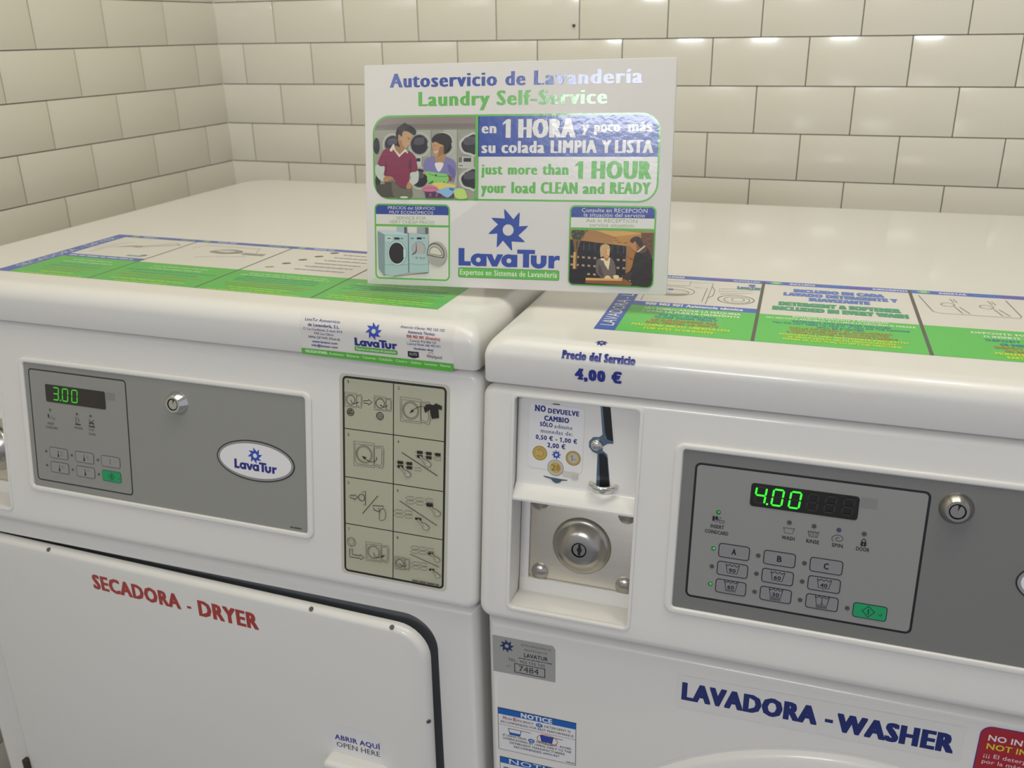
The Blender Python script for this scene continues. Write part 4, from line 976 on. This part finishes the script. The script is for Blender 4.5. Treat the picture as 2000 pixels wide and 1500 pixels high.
    top = [q for q in inner if q[0] < U(40) and q[1] > PT(0, 205)[1]]
    p.poly([(U(49.7), PT(0, 205)[1]), (U(49.7), Vv(77.7)-1.7)]+top+[(x0, PT(0, 205)[1])], '#8b8077')
    P([(330, 140), (1485, 140), (1485, 200), (110, 200), (110, 160)], '#7b7068')
    P([(90, 205), (1485, 205), (1485, 225), (90, 225)], '#7f7c70')
    for x in (880, 1235): P([(x-5, 225), (x+8, 225), (x+8, 1180), (x-5, 1180)], '#86857a')
    P([(1050, 225), (1230, 225), (1230, 1180), (1050, 1180)], '#aeb0a2'); P([(620, 225), (870, 225), (870, 600), (620, 600)], '#a9aa9b')
    def washer(x, y, r, clip=None):
        El(x, y, r*1.28, r*1.3, '#c0c4b6'); El(x, y, r*1.16, r*1.17, '#9da193'); El(x, y, r, r*1.02, '#211f24')
        Bl([(x-r*.45, y-r*.7), (x+r*.5, y-r*.75), (x+r*.45, y-r*.05), (x-r*.6, y)], '#504a54'); P([(x+r*.92, y-r*.22), (x+r*1.08, y-r*.22), (x+r*1.08, y+r*.22), (x+r*.92, y+r*.22)], '#c0c4b6')
    washer(715, 430, 120); washer(1045, 430, 120); washer(340, 430, 110); washer(715, 905, 115)
    for y in (430, 910):
        P([(1290, y-140), (1482, y-150), (1482, y+150), (1290, y+140)], '#9d9f92'); Bl([(1482, y-150), (1380, y-135), (1275, y-60), (1262, y+20), (1300, y+110), (1400, y+150), (1482, y+155)], '#bfc3b5', 5); Bl([(1482, y-122), (1390, y-110), (1305, y-40), (1292, y+20), (1330, y+95), (1410, y+120), (1482, y+124)], '#232126', 5); Bl([(1345, y-90), (1470, y-100), (1470, y-5), (1330, y)], '#504a54')
    El(112, 450, 45, 105, '#2a282c'); El(125, 950, 36, 80, '#2a282c')
    P([(665, 600), (745, 600), (745, 750), (665, 750)], '#c3c5b9'); P([(672, 622), (728, 622), (728, 670), (672, 670)], '#2b3038')
    P([(1250, 600), (1460, 600), (1460, 765), (1250, 765)], '#bcbdb0'); P([(1322, 618), (1425, 618), (1425, 672), (1322, 672)], '#30333a'); P([(1255, 605), (1300, 605), (1300, 680), (1255, 680)], '#6d6a64'); P([(1262, 720), (1312, 720), (1312, 732), (1262, 732)], '#5d5b56')
    P([(90, 1010), (230, 990), (230, 1180), (180, 1180), (110, 1100)], '#4f4a44')
    # man
    SK, SK2 = '#c09a72', '#a67c56'
    P([(222, 960), (600, 960), (600, 1185), (222, 1185)], '#4d483f'); Bl([(330, 940), (440, 1040), (520, 1060), (600, 1060), (596, 1185), (380, 1185), (330, 1100)], '#6a6557')
    Bl([(110, 715), (235, 740), (240, 800), (205, 850), (235, 890), (225, 950), (170, 945), (110, 880), (88, 800)], '#c3cbc0'); Bl([(575, 820), (690, 795), (706, 880), (690, 960), (610, 1010), (560, 960), (600, 900)], '#c3cbc0')
    Bl([(300, 480), (215, 510), (165, 600), (128, 700), (170, 740), (225, 745), (222, 870), (330, 890), (420, 1015), (540, 1015), (575, 930), (590, 830), (682, 805), (680, 690), (650, 590), (560, 520), (430, 560)], '#85304e')
    Bl([(590, 620), (560, 720), (585, 820), (600, 820), (610, 700)], '#6b233e'); Bl([(228, 640), (240, 740), (225, 860), (240, 860), (258, 730)], '#6b233e')
    P([(345, 430), (505, 490), (500, 540), (430, 612), (345, 500)], SK2); Bl([(360, 420), (320, 470), (300, 520), (335, 525), (355, 500), (430, 600), (445, 580), (380, 500)], '#dad8c2'); Bl([(520, 490), (555, 540), (552, 560), (515, 535), (430, 606), (440, 575), (500, 510)], '#dad8c2')
    Bl([(425, 290), (500, 240), (600, 275), (622, 330), (598, 380), (592, 420), (560, 450), (540, 485), (490, 490), (440, 440), (420, 360)], SK); Bl([(430, 360), (470, 380), (480, 440), (530, 488), (490, 492), (440, 445)], SK2); Bl([(418, 300), (440, 290), (460, 330), (440, 360), (420, 350)], '#b98c66')
    Bl([(395, 350), (388, 280), (410, 200), (470, 150), (520, 125), (545, 145), (600, 165), (660, 220), (672, 270), (640, 300), (600, 270), (545, 240), (490, 250), (470, 320), (445, 290), (425, 300), (420, 350)], '#241f1c')
    Ln([(548, 332), (585, 345)], .45, '#4a3426'); Ln([(560, 352), (582, 360)], .4, '#2a201c'); Ln([(530, 415), (560, 428), (588, 418)], .55, '#f0e0d0', 3); Ln([(526, 410), (558, 432), (590, 416)], .25, '#7a4a3c', 3); Ln([(596, 350), (612, 392), (590, 395)], .3, '#946a48')
    Bl([(205, 915), (250, 880), (330, 890), (345, 920), (300, 940), (260, 965), (215, 950)], '#b5835c'); Bl([(560, 960), (610, 1000), (600, 1050), (550, 1060), (530, 1035), (545, 985)], '#b98a62')
    # woman
    Bl([(905, 600), (800, 640), (770, 730), (780, 830), (860, 880), (1120, 900), (1180, 960), (1216, 800), (1215, 700), (1170, 640), (1060, 600)], '#7d79ae'); Bl([(1110, 700), (1120, 800), (1190, 900), (1210, 800)], '#68649c')
    P([(930, 580), (1085, 560), (1070, 640), (1045, 700), (950, 700), (930, 640)], '#b08660'); Bl([(935, 690), (1045, 690), (1030, 760), (985, 815), (945, 760)], '#e2dedd')
    Bl([(895, 420), (910, 400), (1050, 400), (1070, 500), (1040, 560), (960, 600), (925, 580), (905, 520)], '#c0936a'); Bl([(1000, 470), (1060, 470), (1050, 560), (960, 602), (980, 560)], '#9a7048')
    Bl([(888, 360), (930, 300), (1010, 272), (1090, 285), (1150, 340), (1150, 430), (1110, 500), (1080, 550), (1055, 530), (1050, 450), (990, 420), (930, 385), (905, 410)], '#2b221e')
    Ln([(915, 445), (935, 440)], .4, '#35251c'); Ln([(918, 530), (940, 540), (968, 525)], .7, '#efe4da', 3); Ln([(902, 470), (900, 495), (915, 500)], .3, '#946a48')
    # washing in the basket
    Bl([(780, 820), (830, 810), (980, 830), (1120, 860), (1095, 970), (980, 1000), (840, 1000), (830, 900)], '#86c96c'); Ln([(840, 840), (930, 870), (1060, 880), (1110, 865)], .5, '#3f6a3a', 3); Bl([(930, 850), (960, 855), (945, 885)], '#3a4a40'); Bl([(840, 980), (900, 940), (910, 960), (880, 985)], '#48704a'); El(1060, 962, 10, 10, '#3a4a40', 10)
    Bl([(760, 830), (800, 800), (790, 850)], '#c0936a'); Bl([(1110, 860), (1160, 880), (1165, 930), (1130, 945), (1120, 900)], '#7a5038')
    P([(785, 1080), (1200, 1090), (1190, 1188), (800, 1188)], '#5a3a5c')
    for k in range(6): P([(812+k*44, 1120), (836+k*44, 1122), (834+k*44, 1165), (814+k*44, 1165)], '#a85a78' if k % 2 else '#3c2a40')
    Bl([(750, 1060), (780, 1020), (850, 1000), (960, 1020), (985, 1050), (940, 1090), (800, 1095)], '#cd7a94'); Ln([(770, 1060), (850, 1040), (960, 1055)], .5, '#a8506e', 3)
    Bl([(880, 985), (1000, 965), (1120, 980), (1230, 1010), (1160, 1050), (1000, 1070), (960, 1030)], '#dcc86c'); Bl([(945, 1095), (1040, 1050), (1130, 1030), (1330, 1050), (1220, 1080), (1115, 1178), (1020, 1130)], '#8db6da'); Bl([(1130, 1040), (1200, 1050), (1180, 1080), (1140, 1070)], '#3f74ac'); Bl([(1195, 1075), (1320, 1050), (1365, 1120), (1370, 1186), (1230, 1186)], '#bcd86c')
    El(500, 1182, 60, 14, '#c8d8b8', 16)
    P([(1482, 45), (1520, 45), (1520, 1190), (1482, 1190)], G)
    # ---- picture of a washer and dryer
    x0, x1, y0, y1 = U(3.9)+1.5, U(38.4)-1.5, Vv(2.7)+1.5, Vv(27.4)
    PT = lambda x, y: (x0+(x-128)/(1380-128)*(x1-x0), y1-(y-475)/(1370-475)*(y1-y0))
    def El(x, y, a, b, c, n=32, rot=0): u, v = PT(x, y); s = (x1-x0)/1252; p.ell(u, v, a*s, b*s, c, n, rot=rot)
    A, A2, A3 = '#a9c4c4', '#8ba6a8', '#bcd4d2'
    P([(495, 480), (625, 480), (625, 600), (495, 575)], '#a8bcc4'); P([(625, 480), (672, 480), (672, 598), (625, 598)], '#55606a'); P([(848, 480), (990, 480), (990, 590), (848, 580)], '#98a4a6'); P([(990, 480), (1040, 480), (1040, 590), (990, 590)], '#5c6464')
    P([(158, 560), (285, 615), (290, 1310), (265, 1340), (170, 1220)], '#86989c'); P([(158, 558), (495, 560), (690, 600), (690, 620), (285, 618)], A3); P([(285, 612), (690, 612), (695, 1270), (430, 1345), (280, 1310)], A)
    P([(700, 580), (1045, 600), (1040, 1255), (705, 1272)], A); P([(690, 580), (706, 580), (710, 1270), (692, 1272)], '#5f7478'); P([(285, 1140), (690, 1130), (690, 1142), (285, 1152)], A2); P([(710, 1105), (880, 1130), (1040, 1105), (1040, 1115), (880, 1140), (710, 1116)], A2)
    P([(290, 640), (420, 645), (420, 735), (300, 735)], A3); P([(330, 676), (390, 676), (390, 692), (330, 692)], '#4a565a'); P([(450, 664), (545, 664), (545, 700), (450, 700)], '#252f34'); P([(735, 666), (798, 666), (798, 680), (735, 680)], '#4a565a'); P([(846, 652), (928, 652), (928, 688), (846, 688)], '#252f34'); P([(945, 655), (985, 655), (985, 668), (945, 668)], '#4a565a'); P([(562, 670), (608, 670), (608, 690), (562, 690)], '#6a787c')
    El(500, 935, 172, 205, A2); El(498, 935, 160, 195, A3); El(495, 937, 138, 172, '#2b2527'); P([(610, 860), (640, 860), (640, 1010), (610, 1010)], A3)
    El(880, 850, 122, 120, '#90a8aa'); El(878, 848, 100, 104, '#b6aeaa'); Bl([(760, 945), (820, 890), (830, 760), (838, 760), (842, 900), (780, 960)], '#5a6669'); P([(780, 950), (980, 930), (980, 1000), (780, 985)], A)
    for x in (840, 915, 968): El(x, 1010, 20, 12, '#84989a', 10)
    El(1185, 930, 172, 195, '#a9a8a0', 40, 10); Bl([(1020, 930), (1050, 800), (1130, 745), (1230, 770), (1310, 870), (1315, 980), (1270, 1000), (1040, 960)], '#55564f', 5); Bl([(1035, 925), (1060, 815), (1135, 765), (1225, 788), (1295, 880), (1298, 965), (1262, 985), (1050, 945)], '#b9b6aa', 5); Bl([(1062, 925), (1080, 840), (1140, 805), (1215, 830), (1270, 900), (1270, 960), (1080, 932)], '#55564f', 5); Bl([(1070, 918), (1088, 848), (1140, 815), (1210, 838), (1258, 900), (1260, 950), (1085, 925)], '#d5d0c0', 5)
    P([(430, 1345), (1040, 1255), (1040, 1266), (420, 1352)], '#454e4e')
    # ---- picture of a reception desk
    x0, x1, y0, y1 = U(90.1)+1.5, U(125.5)-1.5, Vv(2.9)+1.5, Vv(27.6)
    PT = lambda x, y: (x0+(x-200)/(1560-200)*(x1-x0), y1-(y-490)/(1400-490)*(y1-y0))
    p.poly([(x0, y1), ]+[q for q in rr_pts(x0, y0, x1, y1+8, 3.6) if q[1] < y0+10][0:0]+[q for q in rr_pts(x0, y0, x1, y1+20, 3.6)[21:28]]+[q for q in rr_pts(x0, y0, x1, y1+20, 3.6)[0:7]]+[(x1, y1)], '#1d1716')
    P([(200, 490), (1560, 490), (1560, 900), (200, 760)], '#b0803f'); P([(440, 490), (620, 500), (900, 570), (900, 690), (380, 660)], '#a87842'); P([(620, 492), (1100, 492), (1360, 520), (1350, 540), (930, 590)], '#d0a057'); P([(920, 590), (1360, 530), (1360, 760), (920, 720)], '#b9853f'); P([(1360, 515), (1560, 515), (1560, 950), (1360, 800)], '#6f4a30')
    P([(1130, 730), (1300, 760), (1290, 1290), (1130, 1180)], '#a8702f'); P([(1140, 900), (1250, 960), (1250, 975), (1140, 915)], '#7f5423'); P([(1190, 950), (1230, 950), (1230, 965), (1190, 965)], '#6f4a20')
    for k, (x, y) in enumerate(((910, 600), (980, 672), (1090, 680), (930, 640), (1390, 600), (1440, 560), (1480, 640), (1500, 720), (1400, 690))): P([(x, y), (x+55, y+2), (x+55, y+14), (x, y+12)], '#7a5228' if k < 4 else '#55372a')
    P([(200, 650), (420, 670), (1130, 740), (1130, 1300), (200, 1330)], '#191716')
    for k in range(9): x = 330+k*94; P([(x, 690+k*7), (x+10, 690+k*7), (x+10, 820+k*6), (x, 820+k*6)], '#55504a')
    for r, y in enumerate((920, 1055, 1195)):
        for k in range(10):
            x = 215+k*96
            if (r == 2 and k not in (3, 4, 8, 9)) or (650 < x < 930): continue
            P([(x, y+k*4), (x+44, y+2+k*4), (x+44, y+36+k*4), (x, y+34+k*4)], '#b08f70')
    P([(1130, 740), (1142, 740), (1142, 1190), (1130, 1190)], '#8f7f70')
    Bl([(220, 560), (230, 500), (330, 492), (440, 500), (430, 560), (380, 640), (340, 670), (270, 660), (240, 630)], '#39412c'); 
    for x, y in ((240, 560), (300, 520), (360, 500), (440, 520), (470, 500), (400, 600), (330, 590)): Bl([(x-18, y), (x, y+12), (x+22, y-4), (x+4, y-14)], '#6d6a3c'); 
    El2 = lambda x, y, a, b, c, n=24: p.ell(*PT(x, y), a*(x1-x0)/1360, b*(x1-x0)/1360, c, n)
    P([(240, 640), (380, 660), (350, 760), (328, 830), (322, 1145), (256, 1145), (272, 830), (262, 740)], '#7b5b33'); P([(262, 860), (300, 860), (300, 1145), (258, 1145)], '#c99f5c'); P([(300, 670), (340, 680), (320, 820), (300, 820)], '#4f4226')
    # receptionist
    Bl([(690, 960), (650, 1000), (640, 1120), (660, 1200), (760, 1290), (900, 1300), (960, 1290), (975, 1180), (945, 1020), (880, 940), (800, 970)], '#6b5d57'); Bl([(700, 1060), (690, 1200), (780, 1270), (740, 1150)], '#4d423e'); P([(720, 950), (770, 950), (800, 980), (870, 930), (870, 1010), (850, 1150), (790, 1060), (760, 990), (715, 985)], '#e4d6b0'); P([(760, 920), (850, 920), (840, 985), (800, 1000)], '#b97f50')
    Bl([(730, 800), (760, 780), (855, 780), (862, 860), (850, 920), (810, 945), (760, 920), (735, 860)], '#d09a68'); Bl([(820, 800), (860, 800), (858, 890), (825, 930)], '#e6b784'); Bl([(700, 800), (720, 740), (790, 712), (850, 740), (868, 800), (860, 840), (840, 790), (770, 785), (750, 840), (750, 920), (715, 930), (708, 870)], '#c2a676'); Ln([(800, 845), (815, 848)], .35, '#4a2c1c'); Ln([(838, 845), (850, 843)], .3, '#4a2c1c'); Ln([(812, 905), (840, 902)], .4, '#a84a3c')
    # guest
    Bl([(1080, 1290), (1200, 1150), (1240, 1050), (1270, 880), (1320, 820), (1430, 740), (1520, 860), (1545, 1000), (1545, 1380), (1240, 1385), (1110, 1340)], '#2a211c'); Bl([(1060, 1270), (1190, 1160), (1230, 1180), (1200, 1300), (1110, 1330)], '#3a2f24'); Bl([(1330, 800), (1420, 740), (1470, 800), (1400, 850), (1340, 840)], '#5a4434')
    Bl([(1190, 680), (1230, 640), (1300, 640), (1350, 700), (1345, 780), (1310, 835), (1265, 810), (1220, 780), (1195, 730)], '#b9824c'); Bl([(1290, 660), (1350, 700), (1345, 780), (1310, 830), (1290, 760)], '#8f5f38'); Bl([(1185, 650), (1220, 600), (1290, 575), (1350, 600), (1385, 680), (1380, 740), (1340, 750), (1300, 690), (1260, 660), (1230, 690), (1200, 670)], '#3a2d2a'); P([(1300, 830), (1420, 722), (1440, 735), (1330, 835)], '#d8c8a8')
    P([(478, 1300), (980, 1285), (1120, 1290), (1240, 1350), (1230, 1395), (475, 1380)], '#8a5428'); P([(478, 1290), (1060, 1285), (1080, 1300), (1080, 1320), (478, 1330)], '#d9aa62'); Bl([(790, 1270), (840, 1235), (890, 1265), (890, 1288), (800, 1290)], '#e6c690'); Bl([(935, 1240), (980, 1225), (1025, 1245), (1020, 1285), (950, 1285)], '#ead0a0'); Bl([(1020, 1275), (1070, 1262), (1090, 1290), (1030, 1295)], '#d0a878'); P([(1195, 1304), (1225, 1304), (1220, 1318), (1192, 1318)], '#c0a890')
    p.build('printed_face', root)
make_sign()
